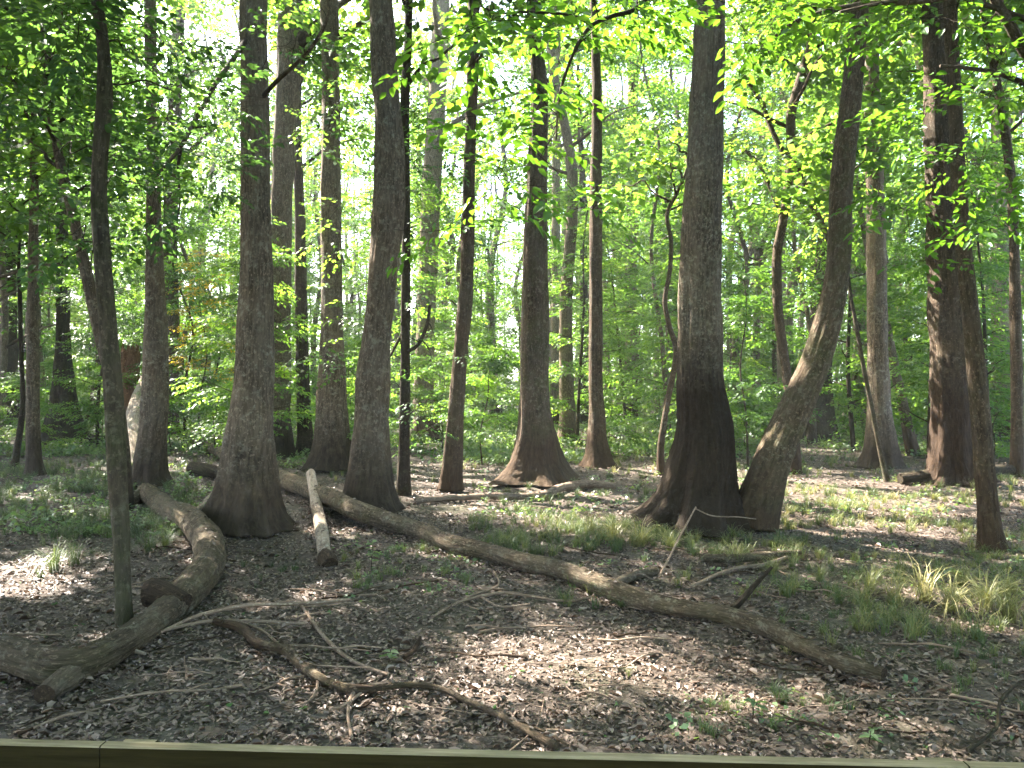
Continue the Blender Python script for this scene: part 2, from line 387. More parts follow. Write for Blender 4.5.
def tree(name, label, D, path, mat, cat='tree', group=None, top=20., crown=None, lobes=0, seg=40, rough=.05, seed=1, broken=False,
         zones=(), hub=None, limbs=(), leafmat=None, leafset=None, dz=0., z_bury=.25, lean_y=0.):
    """path: (px, py, width_px) from the base up, at distance D"""
    g = np.random.default_rng(seed)
    P = []
    for i, (px, py, w) in enumerate(path):
        p = px2w(px, py, D); p[1] += lean_y*max(0, p[2]); P.append([*p, w*.5*D/F])
    P = np.array(P)
    bx, by = P[0][0], P[0][1]; bz = float(gz(bx, by))+dz
    P[0][2] = min(P[0][2], bz) ; 
    if P[0][2] < bz-.001: pass
    if not broken:
        d = P[-1]-P[-2]; d = d[:3]/np.linalg.norm(d[:3]); p = P[-1].copy(); r0 = p[3]; z0 = p[2]
        nst = max(3, int((top-z0)/2.5))
        for k in range(1, nst+1):
            d = d*.75+np.array([g.normal(0, .03), g.normal(0, .03), .25]); d /= np.linalg.norm(d)
            p = p.copy(); p[:3] = p[:3]+d*(top-z0)/nst; p[3] = max(.02, r0*(1-.8*k/nst)); P = np.vstack([P, p])
    Q = smooth(P, 10); Q[:, 3] = np.maximum(Q[:, 3], .008)
    root = empty(name, (bx, by, bz), label, cat, group)
    hh = Q[:, 2]-bz; Q[:, 3] *= 1+(.12 if lobes else .1)*np.exp(-np.clip(hh, 0, 9)/.10)-((.04 if lobes >= 6 else .16) if lobes else 0)*np.exp(-np.clip(hh, 0, 9)/.6)
    low = Q[0].copy(); low[2] = bz-z_bury; low[3] *= 1.12; Qb = np.vstack([low, Q])
    LB = None
    if lobes:
        k = lobes; a0 = g.uniform(0, 6.28)
        LB = [(a0+2*np.pi*q/k+g.normal(0, .2), g.uniform(.14, .3), g.uniform(.08, .30), g.uniform(.4, 1.1)) for q in range(k)]
        LB += [(g.uniform(0, 6.28), .16, g.uniform(-.08, .1), 1.6) for q in range(k)]+[(g.uniform(0, 6.28), g.uniform(.1, .2), g.uniform(.08, .32), .16+z_bury) for q in range(k)]
    G = Geo(); G.tube(Qb[:, :3], Qb[:, 3], seg, rough=rough, lobes=LB, seed=seed, s0=-z_bury)
    if crown:   # (radius, z0, z1, n_clumps)
        rad, z0, z1, n = crown
        cp = P[-1][:3]; 
        pos = []; LG = G; nb = 9; per = n//nb
        for b in range(nb):
            zz = z0+(z1-z0)*(b/nb)**.9; i = np.argmin(abs(Q[:, 2]-zz)); a = Q[i][:3]
            ang = b*2.4+g.uniform(-.4, .4); rr = rad*(1-.45*b/nb)*g.uniform(.75, 1.15)
            e = a+np.array([np.cos(ang)*rr, np.sin(ang)*rr, rr*.45]); L_ = limb_path(a, e, g)
            LG.tube(L_, np.linspace(max(.03, Q[i][3]*.45), .012, len(L_)), 6, cap=False)
            t = g.uniform(.3, 1.05, per); pts = a+(e-a)*t[:, None]+g.normal(0, 1, (per, 3))*np.array([.75, .75, .5])*(.3+.25*rr)
            pos.append(pts)
        pos = np.vstack(pos); km = keep_mask(pos); km = km if km.sum() > 8 else keep_mask(pos, 0.); km[:6] = True; pos = pos[km]
        K = len(pos); CG = Geo()
        put(CG, CLUMP, pos, g.uniform(0, 6.28, K), g.normal(0, .3, K), g.normal(0, .3, K), g.uniform(.75, 1.25, K), g.uniform(.2, .75, K), g)
        rebase(CG, (bx, by, bz)).build('crown', LEAF, root)
    for lp in limbs:   # bare limbs: list of (px, py, w, D)
        q = np.array([[*px2w(a, b, dd), w*.5*dd/F] for (a, b, w, dd) in lp]); q = smooth(q, 6)
        LG = Geo(); LG.tube(q[:, :3], np.maximum(q[:, 3], .003), 8, rough=.08, seed=seed+3)
        # short side twigs
        for k in range(len(q)//5):
            i = g.integers(len(q)//3, len(q)); a = q[i][:3]; e = a+g.normal(0, .22, 3)*(.3+D/14); l2 = limb_path(a, e, g, .02, 4)
            LG.tube(l2, np.linspace(max(.004, q[i][3]*.4), .002, len(l2)), 4, cap=False)
        rebase(LG, (bx, by, bz)).build('limb', mat, root)
    if zones:
        LG = G; CG = Geo(); hubn = []
        if hub:
            hp = [np.array(Q[np.argmin(abs(Q[:, 2]-px2w(*hub[0])[2]+.3))][:3])]+[px2w(*h_) for h_ in hub]; hp = smooth(hp, 8); LG.tube(hp, np.linspace(.045, .008, len(hp)), 8, cap=False, mi=1); hubn = list(hp[6:])
        for zn in zones:  # px, py, rx, ry, D, spreadD, n, scale, rnd0
            px, py, rx, ry, dd, sd, n, sc, rn0 = zn
            th = g.uniform(0, 6.28, n); rr = np.sqrt(g.uniform(0, 1, n))
            X = px+rx*rr*np.cos(th); Y = py+ry*rr*np.sin(th); DD = dd+g.uniform(-sd, sd, n)
            pos = np.stack([(X-512)*DD/F, DD, H-(Y-HY)*DD/F], -1)
            cen = px2w(px, py, dd)
            tz = cen[2]-.25*np.hypot(cen[0]-bx, cen[1]-by); tz = max(tz, 1.0); i = np.argmin(abs(Q[:, 2]-tz)); a = Q[i][:3]
            main = None if hub else limb_path(a, cen, g, .06, 7)
            r1 = np.clip(np.linalg.norm(cen-a)*.005, .007, .022)*(.45 if name == 'beech_tree' else 1)
            if main is not None: LG.tube(main, np.linspace(r1, .005, len(main)), 6, cap=False, mi=1)
            # sub-limbs: chain to nearest existing node
            nodes = hubn if hub else [main[k] for k in range(len(main)//3, len(main), 2)]
            order = np.argsort(np.linalg.norm(pos-cen, axis=1))
            yaw = np.zeros(n); pit = np.zeros(n)
            for k in order:
                nd = np.array(nodes); d = np.linalg.norm(nd-pos[k], axis=1); j = np.argmin(d); dv = pos[k]-nd[j]
                yaw[k] = math.atan2(dv[1], dv[0])+g.normal(0, .3); pit[k] = np.clip(math.atan2(dv[2], np.hypot(dv[0], dv[1])+.3), -.6, .5)+g.normal(0, .12)
                mid = nd[j]+dv*.5+np.array([0, 0, .04*d[j]])
                end = pos[k]+np.array([math.cos(yaw[k]), math.sin(yaw[k]), -.05])*.35*sc
                LG.tube(smooth([nd[j], mid, pos[k], end], 3), .0028*(.5+dd/14), 3, cap=False, mi=1)
                nodes.append(pos[k]); 
            K = keep_mask(pos, .1, HOLES_)
            put(CG, leafset or NEAR, pos[K], yaw[K], pit[K], g.normal(0, .22, K.sum()), sc*g.uniform(.85, 1.2, K.sum()), rn0+g.uniform(-.15, .15, K.sum()), g)
        rebase(CG, (bx, by, bz)).build('foliage', leafmat or LEAF_NEAR, root)
    rebase(G, (bx, by, bz)).build('trunk', [mat, BARK_DARK], root)
    return root, Q

A = 'trees standing in the swamp wood'
tree('slim_tree', 'slim dark tree with a slight S-bend standing beside the curved fallen log', 6.85,
     [(125, 632, 18), (123, 590, 15), (121, 530, 16), (117, 470, 18), (114, 400, 18), (109, 340, 17), (105, 290, 16), (102, 250, 16), (99, 200, 15), (100, 160, 14), (103, 120, 15), (105, 95, 15), (104, 55, 12), (100, 20, 11), (97, 0, 11)],
     BARK_SLIM, top=10, crown=(2.4, 6.5, 10, 260), rough=.05, seed=2, leafmat=LEAF_DARK,
     zones=[(40, 60, 60, 60, 8, 1.2, 34, 1.05, .5), (60, 150, 62, 60, 8, 1.2, 32, 1., .5), (95, 20, 90, 32, 7.5, 1, 26, 1., .45), (150, 70, 50, 60, 8.5, 1, 26, 1., .55), (140, 190, 36, 46, 8, .8, 18, 1, .45), (70, 235, 45, 40, 8, .8, 16, 1, .5), (205, 110, 34, 80, 9, 1, 28, 1.1, .5)])
tree('leaning_tree', 'thin tree leaning left just behind the slim S-bent tree', 13.6, [(126, 508, 15), (122, 440, 13), (112, 380, 13), (100, 335, 12), (86, 270, 11), (73, 215, 10), (62, 170, 9), (52, 120, 8)],
     BARK_GREY, top=9, crown=(2, 5.5, 9, 160), seed=3)
tree('tall_tree', 'straight grey-brown trunk where the curved fallen log ends', 16.6,
     [(150, 484, 42), (150, 470, 32), (152, 440, 27), (155, 400, 25), (156, 340, 23), (155, 280, 18), (154, 230, 15), (153, 150, 11), (151, 60, 11), (150, 0, 11)], BARK_GREY, top=19, crown=(3.6, 11, 19, 430), lobes=4, seed=4)
tree('tall_tree', 'brown trunk rising directly behind the right side of the straight grey-brown trunk', 34,
     [(166, 436, 30), (167, 415, 22), (169, 384, 18), (171, 330, 16), (170, 250, 14), (172, 180, 13), (176, 90, 12), (179, 0, 11)], BARK_BROWN, top=22, crown=(4, 12, 22, 300), lobes=4, seed=5, leafset=MIDB, leafmat=LEAF,
     zones=[(215, 40, 40, 60, 32, 2, 70, 1.5, .5), (205, 150, 35, 60, 32, 2, 50, 1.4, .55), (130, 230, 35, 60, 32, 2, 30, 1.4, .55), (215, 260, 25, 50, 32, 2, 26, 1.3, .6)])
tree('tall_tree', 'largest trunk on the left, flaring at its base before the long fallen log', 11.6,
     [(245, 534, 82), (246, 515, 70), (248, 490, 58), (249, 450, 50), (251, 420, 44), (253, 384, 39), (255, 320, 34), (257, 260, 31), (256, 200, 29), (255, 130, 28), (254, 60, 26), (254, 0, 26)],
     BARK_GREY, top=20, crown=(4.4, 10, 20, 620), lobes=7, seg=72, seed=6,
     limbs=[[(257, 104, 5, 11.6), (276, 82, 4.5, 11.3), (300, 60, 4, 11), (318, 38, 3.5, 10.8), (328, 14, 3, 10.6), (326, -12, 3, 10.5)],
            [(248, 36, 6, 11.6), (236, 55, 5, 11), (214, 86, 5, 10.6), (194, 122, 5, 10.4), (180, 148, 4, 10.2), (163, 168, 3, 10), (150, 185, 2, 10)],
            [(181, 146, 4, 10.2), (178, 170, 3, 10.2), (180, 200, 2, 10.1), (176, 226, 1.5, 10.1)]],
     zones=[(225, 150, 20, 70, 10.4, .5, 16, .9, .35), (292, 40, 26, 40, 11, .6, 10, .8, .4)], leafmat=LEAF_DARK)
tree('tall_tree', 'trunk behind the right edge of the largest left trunk, bending right high up', 23,
     [(270, 458, 52), (271, 440, 42), (273, 415, 34), (276, 384, 29), (279, 300, 23), (281, 220, 21), (284, 150, 21), (288, 90, 24), (291, 40, 27), (293, 0, 27)], BARK_GREY, top=22, crown=(4, 12, 22, 400), lobes=5, seed=7, leafset=MIDB, leafmat=LEAF,
     zones=[(310, 60, 24, 70, 25, 1.5, 36, 1.2, .5), (312, 180, 18, 50, 25, 1.5, 18, 1.1, .6)])
tree('slim_tree', 'thin dark tree between the largest left trunk and the wide pale-green-lit trunk', 24,
     [(306, 457, 20), (305, 430, 15), (303, 384, 13), (301, 300, 12), (300, 220, 10), (297, 140, 9), (298, 90, 7), (304, 50, 6)], BARK_DARK, top=14, crown=(2.4, 9, 14, 200), seed=8)
tree('tall_tree', 'broad tapering trunk behind and left of the curved dark tree', 19.7,
     [(333, 470, 50), (333, 450, 38), (332, 420, 32), (332, 384, 28), (332, 300, 21), (331, 200, 20), (331, 100, 18), (329, 0, 17)], BARK_GREY, top=22, crown=(4.2, 11, 22, 460), lobes=6, seed=9,
     zones=[(335, 230, 26, 30, 18.5, .8, 16, 1.1, .75), (350, 290, 22, 40, 18.5, .8, 16, 1.1, .7), (325, 355, 26, 25, 18, .8, 12, 1.1, .55), (330, 120, 30, 40, 18, .8, 18, 1.1, .5)], leafset=MID, leafmat=LEAF)
tree('curved_tree', 'large trunk curving to the right, its base behind the long straight fallen log', 12.9,
     [(369, 516, 62), (369, 495, 50), (370, 460, 39), (372, 420, 34), (373, 384, 33), (376, 345, 28), (380, 310, 27), (383, 270, 29), (388, 220, 31), (390, 170, 29), (389, 130, 27), (386, 90, 26), (383, 50, 25), (381, 0, 24)],
     BARK_GREY, top=20, crown=(4.2, 10, 20, 600), lobes=6, seg=64, seed=10, rough=.06)
tree('slim_tree', 'thin almost black upright tree pressed against the right of the curved trunk', 15,
     [(404, 497, 15), (404, 450, 12), (405, 384, 10), (406, 250, 9), (405, 150, 9), (405, 100, 9), (408, 40, 8), (409, 0, 8)], BARK_DARK, top=13, crown=(2.2, 8, 13, 200), seed=11, leafmat=LEAF_DARK, leafset=MID,
     zones=[(410, 170, 16, 70, 15, .5, 26, .8, .45), (412, 260, 14, 50, 15, .5, 18, .8, .45), (435, 130, 30, 70, 15, .9, 30, .95, .5), (425, 410, 22, 40, 15, .6, 20, .8, .5), (345, 90, 26, 50, 14.5, .8, 26, .95, .45), (350, 380, 14, 30, 14.2, .4, 8, .7, .5)],
     limbs=[[(406, 352, 4, 15), (418, 345, 4, 14.8), (427, 325, 3.5, 14.7), (430, 305, 3, 14.6)], [(404, 330, 3, 15), (396, 345, 3, 15), (388, 360, 2, 14.9)]])
tree('tall_tree', 'pale brown trunk in green light between the black thin tree and the right-leaning tree', 30,
     [(427, 441, 38), (426, 425, 28), (424, 400, 22), (424, 384, 20), (426, 320, 18), (429, 250, 19), (432, 180, 19), (437, 100, 18), (441, 0, 17)], BARK_FAR, top=24, crown=(4.2, 12, 24, 380), lobes=4, seed=12, leafset=MIDB, leafmat=LEAF,
     zones=[(365, 110, 26, 90, 31.5, 1.5, 60, 1.4, .55), (455, 120, 26, 100, 31.5, 1.5, 60, 1.4, .6), (430, 30, 30, 40, 31, 1.5, 22, 1.4, .5), (360, 240, 20, 50, 31, 1.5, 20, 1.3, .6), (500, 120, 20, 90, 32, 1.5, 34, 1.4, .6)])
tree('leaning_tree', 'medium dark tree leaning slightly to the right, left of the moss-footed buttressed tree', 15.5,
     [(450, 495, 27), (451, 475, 22), (454, 440, 18), (457, 400, 16), (461, 350, 15), (465, 300, 14), (467, 260, 14), (468, 225, 13), (469, 180, 12), (471, 120, 11), (473, 60, 12), (474, 0, 12)],
     BARK_BROWN, top=17, crown=(3.2, 10, 17, 380), lobes=3, seed=13, rough=.07,
     zones=[(455, 350, 16, 24, 15.3, .5, 9, .8, .5)], leafmat=LEAF_DARK, leafset=MID)
r12 = tree('buttressed_tree', 'straight trunk with a wide orange-brown buttressed base mossy on its left side', 16.9,
     [(536, 485, 74), (536, 474, 64), (536, 460, 52), (536, 440, 42), (535, 414, 33), (535, 384, 28), (536, 320, 26), (536, 250, 24), (537, 190, 21), (539, 130, 18), (539, 80, 16), (534, 30, 12), (532, 0, 11)],
     bark_mat('bark_orange', (.125, .10, .08), (.035, .027, .02), .5, (.24, .23, .18), stain=1.3, stain_col=(.055, .038, .025), moss=.5), top=20, crown=(4, 11, 20, 500), lobes=7, seg=64, seed=14)
tree('slim_tree', 'very thin straight trunk just right of the buttressed tree', 36, [(555, 431, 14), (555, 415, 10), (555, 384, 9), (556, 300, 9), (556, 200, 8), (557, 100, 8), (557, 0, 7)], BARK_FAR, top=20, crown=(3, 13, 20, 200), seed=15)
tree('tall_tree', 'slender even trunk with a flared dark foot in the gap right of the buttressed tree', 20.5,
     [(598, 467, 36), (598, 455, 26), (597, 440, 20), (597, 415, 16), (596, 384, 14), (596, 300, 13), (596, 200, 12), (597, 120, 10), (596, 60, 9), (594, 0, 8)], BARK_BROWN, top=19, crown=(3.4, 12, 19, 330), lobes=5, seed=16)
tree('tall_tree', 'faint distant trunk right of the slender flared one', 45, [(630, 422, 18), (630, 400, 13), (630, 384, 11), (631, 300, 11), (632, 200, 11), (633, 100, 10), (633, 0, 9)], BARK_FAR, top=26, crown=(4, 16, 26, 260), seed=17)
tree('crooked_sapling', 'thin snaking sapling just left of the giant trunk', 19, [(661, 470, 9), (661, 445, 7), (666, 410, 6), (672, 380, 6), (676, 350, 5.5), (669, 325, 5), (665, 300, 5), (670, 270, 4.5), (671, 240, 4), (667, 215, 4), (676, 195, 3.5), (683, 180, 3)],
     BARK_BROWN, top=8, crown=(1.4, 6.5, 8, 60), seed=18, seg=12, cat='sapling')
tree('giant_tree', 'giant trunk right of centre, dark stained below and pale lichened above', 11.6,
     [(694, 534, 104), (696, 515, 88), (699, 492, 75), (702, 465, 66), (704, 431, 57), (702, 400, 50), (701, 370, 45), (700, 310, 42), (701, 250, 40), (703, 200, 38), (706, 140, 35), (708, 80, 32), (710, 30, 30), (711, 0, 29)],
     BARK_BIG, top=23, crown=(5, 9, 22, 760), lobes=8, seg=96, seed=19, rough=.045)
tree('leaning_tree', 'thick trunk sprouting from the foot of the giant trunk and curving up to the right', 11.5,
     [(752, 530, 52), (757, 508, 48), (766, 480, 42), (776, 452, 38), (788, 425, 34), (801, 396, 31), (814, 366, 29), (824, 335, 27), (833, 300, 25), (838, 270, 23), (840, 230, 22), (841, 190, 22), (845, 150, 21), (851, 100, 20), (856, 50, 18), (860, 0, 17)],
     bark_mat('bark_mossy', (.125, .098, .072), (.035, .026, .018), .6, (.24, .23, .18), stain=.8, moss=.5, lscale=14), top=17, crown=(4, 9, 17, 520), lobes=3, seg=48, seed=20)
tree('crooked_tree', 'thin crooked tree with forking limbs left of the big curving leaning trunk', 19,
     [(795, 470, 14), (794, 440, 11), (790, 400, 10), (785, 360, 9), (779, 320, 9), (777, 285, 9), (777, 255, 9), (782, 225, 9), (788, 190, 9), (791, 150, 9), (791, 115, 9), (799, 85, 9), (808, 55, 8)],
     BARK_BROWN, top=12, crown=(3, 8, 12, 260), seed=21, seg=20, rough=.09,
     limbs=[[(791, 150, 7, 19), (806, 190, 7, 18.7), (820, 220, 6, 18.5), (832, 245, 6, 18.3), (850, 262, 5, 18)], [(789, 165, 5, 19), (772, 130, 5, 19.2), (760, 100, 4, 19.4), (744, 76, 4, 19.5)], [(783, 220, 4, 19), (762, 170, 4, 19), (745, 150, 3, 19)]],
     zones=[(780, 240, 40, 40, 18, 1, 20, 1.1, .6), (760, 130, 36, 60, 18, 1, 30, 1.2, .6), (830, 190, 34, 60, 18, 1, 24, 1.2, .65)], leafset=MID, leafmat=LEAF)
tree('tall_tree', 'broad dark base half hidden behind the curving leaning trunk', 30,
     [(818, 441, 44), (818, 425, 36), (818, 400, 29), (819, 370, 25), (822, 320, 22), (828, 240, 20), (836, 160, 18), (842, 80, 16), (846, 0, 15)], BARK_DARK, top=24, crown=(4, 13, 24, 320), lobes=5, seed=22)
tree('tall_tree', 'tall grey trunk midway between the curving leaning trunk and the massive dark one', 20.4,
     [(881, 470, 46), (881, 455, 36), (880, 430, 28), (879, 400, 22), (878, 370, 20), (877, 300, 19), (876, 220, 18), (874, 150, 16), (872, 80, 14), (871, 0, 12)], BARK_GREY, top=20, crown=(3.8, 11, 20, 420), lobes=5, seed=23)
tree('leaning_sapling', 'pencil-thin sapling crossing in front of the tall grey trunk, leaning left', 17,
     [(888, 484, 7), (880, 450, 5), (872, 410, 4.5), (864, 370, 4), (857, 330, 4), (850, 290, 3), (846, 250, 2.5)], BARK_SLIM, top=8, crown=(1.2, 6, 8, 50), seed=24, seg=10, cat='sapling')
tree('leaning_tree', 'thin grey tree leaning left between the tall grey trunk and the massive dark one', 24,
     [(914, 456, 14), (908, 430, 11), (902, 400, 10), (895, 370, 9), (888, 335, 9), (880, 300, 8), (872, 270, 7)], BARK_FAR, top=12, crown=(2, 7, 12, 130), seed=25, seg=16)
tree('tall_tree', 'massive dark reddish trunk near the right edge behind the slim sunlit tree', 16.4,
     [(958, 490, 58), (957, 470, 48), (954, 440, 42), (953, 400, 40), (951, 350, 38), (948, 300, 37), (946, 240, 35), (943, 180, 32), (940, 120, 29), (938, 60, 27), (937, 0, 26)],
     bark_mat('bark_red', (.08, .062, .048), (.022, .017, .013), .3, (.17, .16, .13), stain=2.2, stain_col=(.036, .025, .018), moss=.1), top=22, crown=(4.6, 10, 22, 560), lobes=7, seg=64, seed=26, rough=.06)
tree('slim_tree', 'slim tree with sun patches on its reddish foot, in front of the massive dark trunk', 10.1,
     [(994, 551, 31), (991, 535, 24), (988, 505, 19), (985, 470, 18), (982, 430, 18), (978, 390, 17), (973, 340, 16), (968, 290, 15), (963, 240, 14), (959, 190, 14), (956, 130, 13), (953, 70, 13), (950, 0, 12)],
     BARK_BROWN, top=13, crown=(3, 8, 13, 300), lobes=4, seed=27)
tree('slim_tree', 'thin tree at the right edge of the view with a gentle wave', 18, [(1017, 480, 16), (1017, 450, 12), (1017, 384, 11), (1015, 300, 10), (1014, 240, 9), (1011, 180, 9), (1002, 110, 8), (994, 70, 7), (986, 20, 7)], BARK_BROWN, top=14, crown=(2.6, 8, 14, 220), seed=28, seg=20)
tree('tall_tree', 'pale wide trunk in green shade between the slim sunlit tree and the right-edge thin tree', 32, [(1004, 437, 34), (1004, 415, 26), (1004, 384, 23), (1003, 300, 20), (1002, 200, 18), (1000, 100, 17)], BARK_FAR, top=24, crown=(4, 13, 24, 300), lobes=4, seed=29)
tree('leaning_tree', 'pale far trunk leaning behind the top of the massive dark trunk', 25, [(960, 452, 20), (958, 384, 17), (950, 280, 15), (942, 180, 14), (928, 90, 13), (914, 20, 12)], BARK_FAR, top=19, crown=(3, 12, 19, 220), seed=30)
tree('slim_tree', 'small grey tree with a dark foot standing alone near the left edge', 18.6, [(35, 475, 20), (34, 460, 15), (33, 430, 13), (33, 384, 12), (33, 300, 10), (34, 190, 8)], BARK_GREY, top=11, crown=(2.4, 7, 11, 150), seed=31, seg=20)
tree('buttressed_tree', 'dark broadly flared base with a thin stem above, far on the left', 29, [(64, 443, 46), (64, 425, 34), (64, 400, 25), (63, 370, 18), (63, 345, 14), (63, 300, 12), (62, 200, 10), (61, 80, 9)], BARK_DARK, top=20, crown=(3.4, 11, 20, 260), lobes=6, seed=32)
tree('tall_tree', 'dark trunk cut by the left edge of the view', 36, [(8, 432, 34), (8, 410, 24), (8, 384, 19), (8, 300, 14), (9, 150, 12)], BARK_DARK, top=20, crown=(3.4, 11, 20, 260), lobes=4, seed=33)
tree('leaning_sapling', 'thin dark sapling leaning beside the small grey tree at the left edge', 20, [(14, 468, 8), (20, 430, 6), (23, 400, 5), (21, 350, 4), (20, 300, 4)], BARK_DARK, top=7, crown=(1.2, 5, 7, 40), seed=34, seg=10, cat='sapling')
tree('slim_tree', 'dark slim trunk in the far gap left of the crooked sapling', 52, [(627, 417, 11), (627, 384, 9), (624, 300, 8), (618, 200, 7)], BARK_DARK, top=20, crown=(3, 11, 20, 150), seed=35, seg=12)
tree('slim_tree', 'dark trunk close behind the left of the slender flared tree', 36, [(583, 432, 15), (583, 384, 9), (584, 300, 8), (583, 200, 7)], BARK_DARK, top=20, crown=(3, 11, 20, 150), seed=36, seg=12)

# near trees just outside the frame whose branches reach into it
tree('beech_tree', 'young tree whose bright broad leaves hang in close at the top centre', 4.6, [(1290, 830, 90), (1285, 700, 70), (1275, 384, 60), (1262, 100, 50), (1250, -150, 44), (1240, -500, 40)],
     BARK_GREY, top=10, crown=(3, 7, 10, 200), seed=40, hub=[(1000, -120, 4.9), (800, -50, 5.6), (650, -28, 5.4), (540, -22, 5.2), (450, -30, 5.1)], leafmat=LEAF_NEAR,
     zones=[(480, 30, 50, 28, 5.0, .4, 9, .9, .6), (515, 95, 30, 45, 5.2, .5, 9, .9, .55), (500, 180, 22, 50, 5.2, .4, 8, .85, .5), (448, 232, 22, 14, 5, .3, 2, .85, .6), (580, 12, 60, 18, 5.6, .5, 12, .9, .5), (588, 200, 20, 10, 6, .3, 3, .9, .6), (650, 5, 50, 16, 5.6, .6, 10, .9, .5), (755, 20, 34, 26, 6, .5, 13, .95, .5), (560, 45, 20, 16, 5.4, .3, 3, .8, .55)],
     limbs=[[(660, -30, 6, 5.4), (640, 6, 5, 5.4), (610, 17, 4.5, 5.4), (590, 27, 4, 5.4), (575, 50, 3.5, 5.4), (562, 85, 3, 5.5), (558, 110, 2.5, 5.5), (556, 140, 2, 5.5)], [(592, 25, 3, 5.4), (570, 15, 2.5, 5.3), (530, 12, 2.5, 5.2), (500, 13, 2, 5.1), (480, 6, 1.5, 5)]])
tree('beech_tree', 'tree with layered leafy branches reaching in from the right edge', 8.0, [(1190, 590, 60), (1186, 500, 46), (1180, 384, 42), (1172, 200, 38), (1165, 0, 35), (1158, -150, 32)],
     BARK_GREY, top=13, crown=(3.6, 7.5, 13, 400), seed=41, hub=[(1090, 30, 8), (1000, -15, 8), (900, -18, 8.3), (800, -25, 8.5)], leafmat=LEAF_NEAR,
     zones=[(905, 14, 95, 18, 8, 1, 22, 1, .45), (1000, 80, 40, 34, 7.6, .8, 15, 1, .5), (905, 110, 30, 22, 8.5, .8, 7, 1, .45), (985, 165, 40, 24, 8, .8, 16, 1, .4), (905, 205, 30, 14, 8.5, .6, 5, 1, .45), (1000, 215, 34, 24, 7.6, .6, 9, 1, .45), (930, 255, 22, 12, 8.6, .5, 3, .9, .5), (800, 22, 40, 22, 8.6, .7, 10, 1, .5)],
     limbs=[[(1060, 110, 12, 8.2), (1030, 60, 11, 8.1), (1010, 25, 10, 8), (992, -6, 9, 8), (975, -40, 8, 7.9)], [(1040, 90, 6, 8.2), (1000, 74, 5, 8.1), (965, 68, 4, 8), (940, 66, 3, 8)], [(1080, 40, 6, 8), (960, -2, 5, 8), (890, 2, 4, 8.2), (840, 12, 3, 8.3)], [(745, 52, 3, 9), (768, 42, 4, 9), (800, 20, 5, 9), (860, 4, 5, 8.8), (930, 0, 6, 8.5), (1100, -30, 8, 8.2)]])

# canopy trees outside the frame on the sun's side: they throw the shade seen on the floor
def shade_tree(x, y, r0, h, crown, seed, n, lab='tall tree outside the left of the view whose crown shades the floor', grp='canopy trees left of the view'):
    g = np.random.default_rng(seed); bz = float(gz(x, y))
    root = empty('canopy_tree', (x, y, bz), lab, 'tree', grp)
    P = np.array([[0, 0, -.3], [0, 0, .4], [g.normal(0, .15), g.normal(0, .15), h*.3], [g.normal(0, .3), g.normal(0, .3), h*.65], [g.normal(0, .5), g.normal(0, .5), h]])
    Q = smooth(P, 6); G = Geo(); G.tube(Q, np.linspace(r0, .05, len(Q))*(1+.7*np.exp(-np.linspace(0, 14, len(Q)))), 20, rough=.05, seed=seed)
    CG = Geo(); th = g.uniform(0, 6.28, n); rr = crown*np.sqrt(g.uniform(0, 1, n)); z = g.uniform(h*(.42 if n > 500 else .28), h*1.02, n); rr *= np.clip(1.25-(z/h-.5)*1.1, .3, 1)
    pos = np.stack([rr*np.cos(th), rr*np.sin(th), z], -1)+g.normal(0, .3, (n, 3)); k = keep_mask(pos+np.array([x, y, bz])); pos = pos[k]; K = len(pos)
    put(CG, CLUMP, pos, g.uniform(0, 6.28, K), g.normal(0, .3, K), g.normal(0, .3, K), g.uniform(.9, 1.4, K), g.uniform(.2, .7, K), g); CG.build('crown', LEAF, root)
    LG = G
    for b in range(8):
        i = int(len(Q)*(.4+.07*b)); i = min(i, len(Q)-2); a = Q[i]; an = b*2.4; e = a+np.array([np.cos(an)*crown*.8, np.sin(an)*crown*.8, 1.2]); l_ = limb_path(a, e, g)
        LG.tube(l_, np.linspace(.07, .015, len(l_)), 6, cap=False)
    G.build('trunk', BARK_GREY, root)
SH = [(-9.5, 4), (-11, 9.5), (-16.5, 13), (-13.5, 17.5), (-20, 19), (-18, 24.5), (-15.5, 8), (-8.2, -1), (-24, 26), (-22, 33), (-17, 3), (-25, 14), (-29, 21)]
BEH = [(-5, -6), (2.5, -5), (8, -7), (12, -1), (13, 5), (-11, -8), (0, -12), (7, -14), (16, -10), (-8, -15), (18, 1), (-17, -5), (3, -19), (17, 10)]  # unseen trees, added around the viewer to darken camera-facing bark
for i, (x, y) in enumerate(SH): shade_tree(x, y, .22+.05*(i % 3), 16+(i*37 % 6), 4.2, 100+i, 620)
for i, (x, y) in enumerate(BEH): shade_tree(x, y, .2+.05*(i % 3), 15+(i*37 % 6), 4.2, 150+i, 420, 'tall tree standing outside the view, behind or right of the viewer', 'trees behind the viewer')

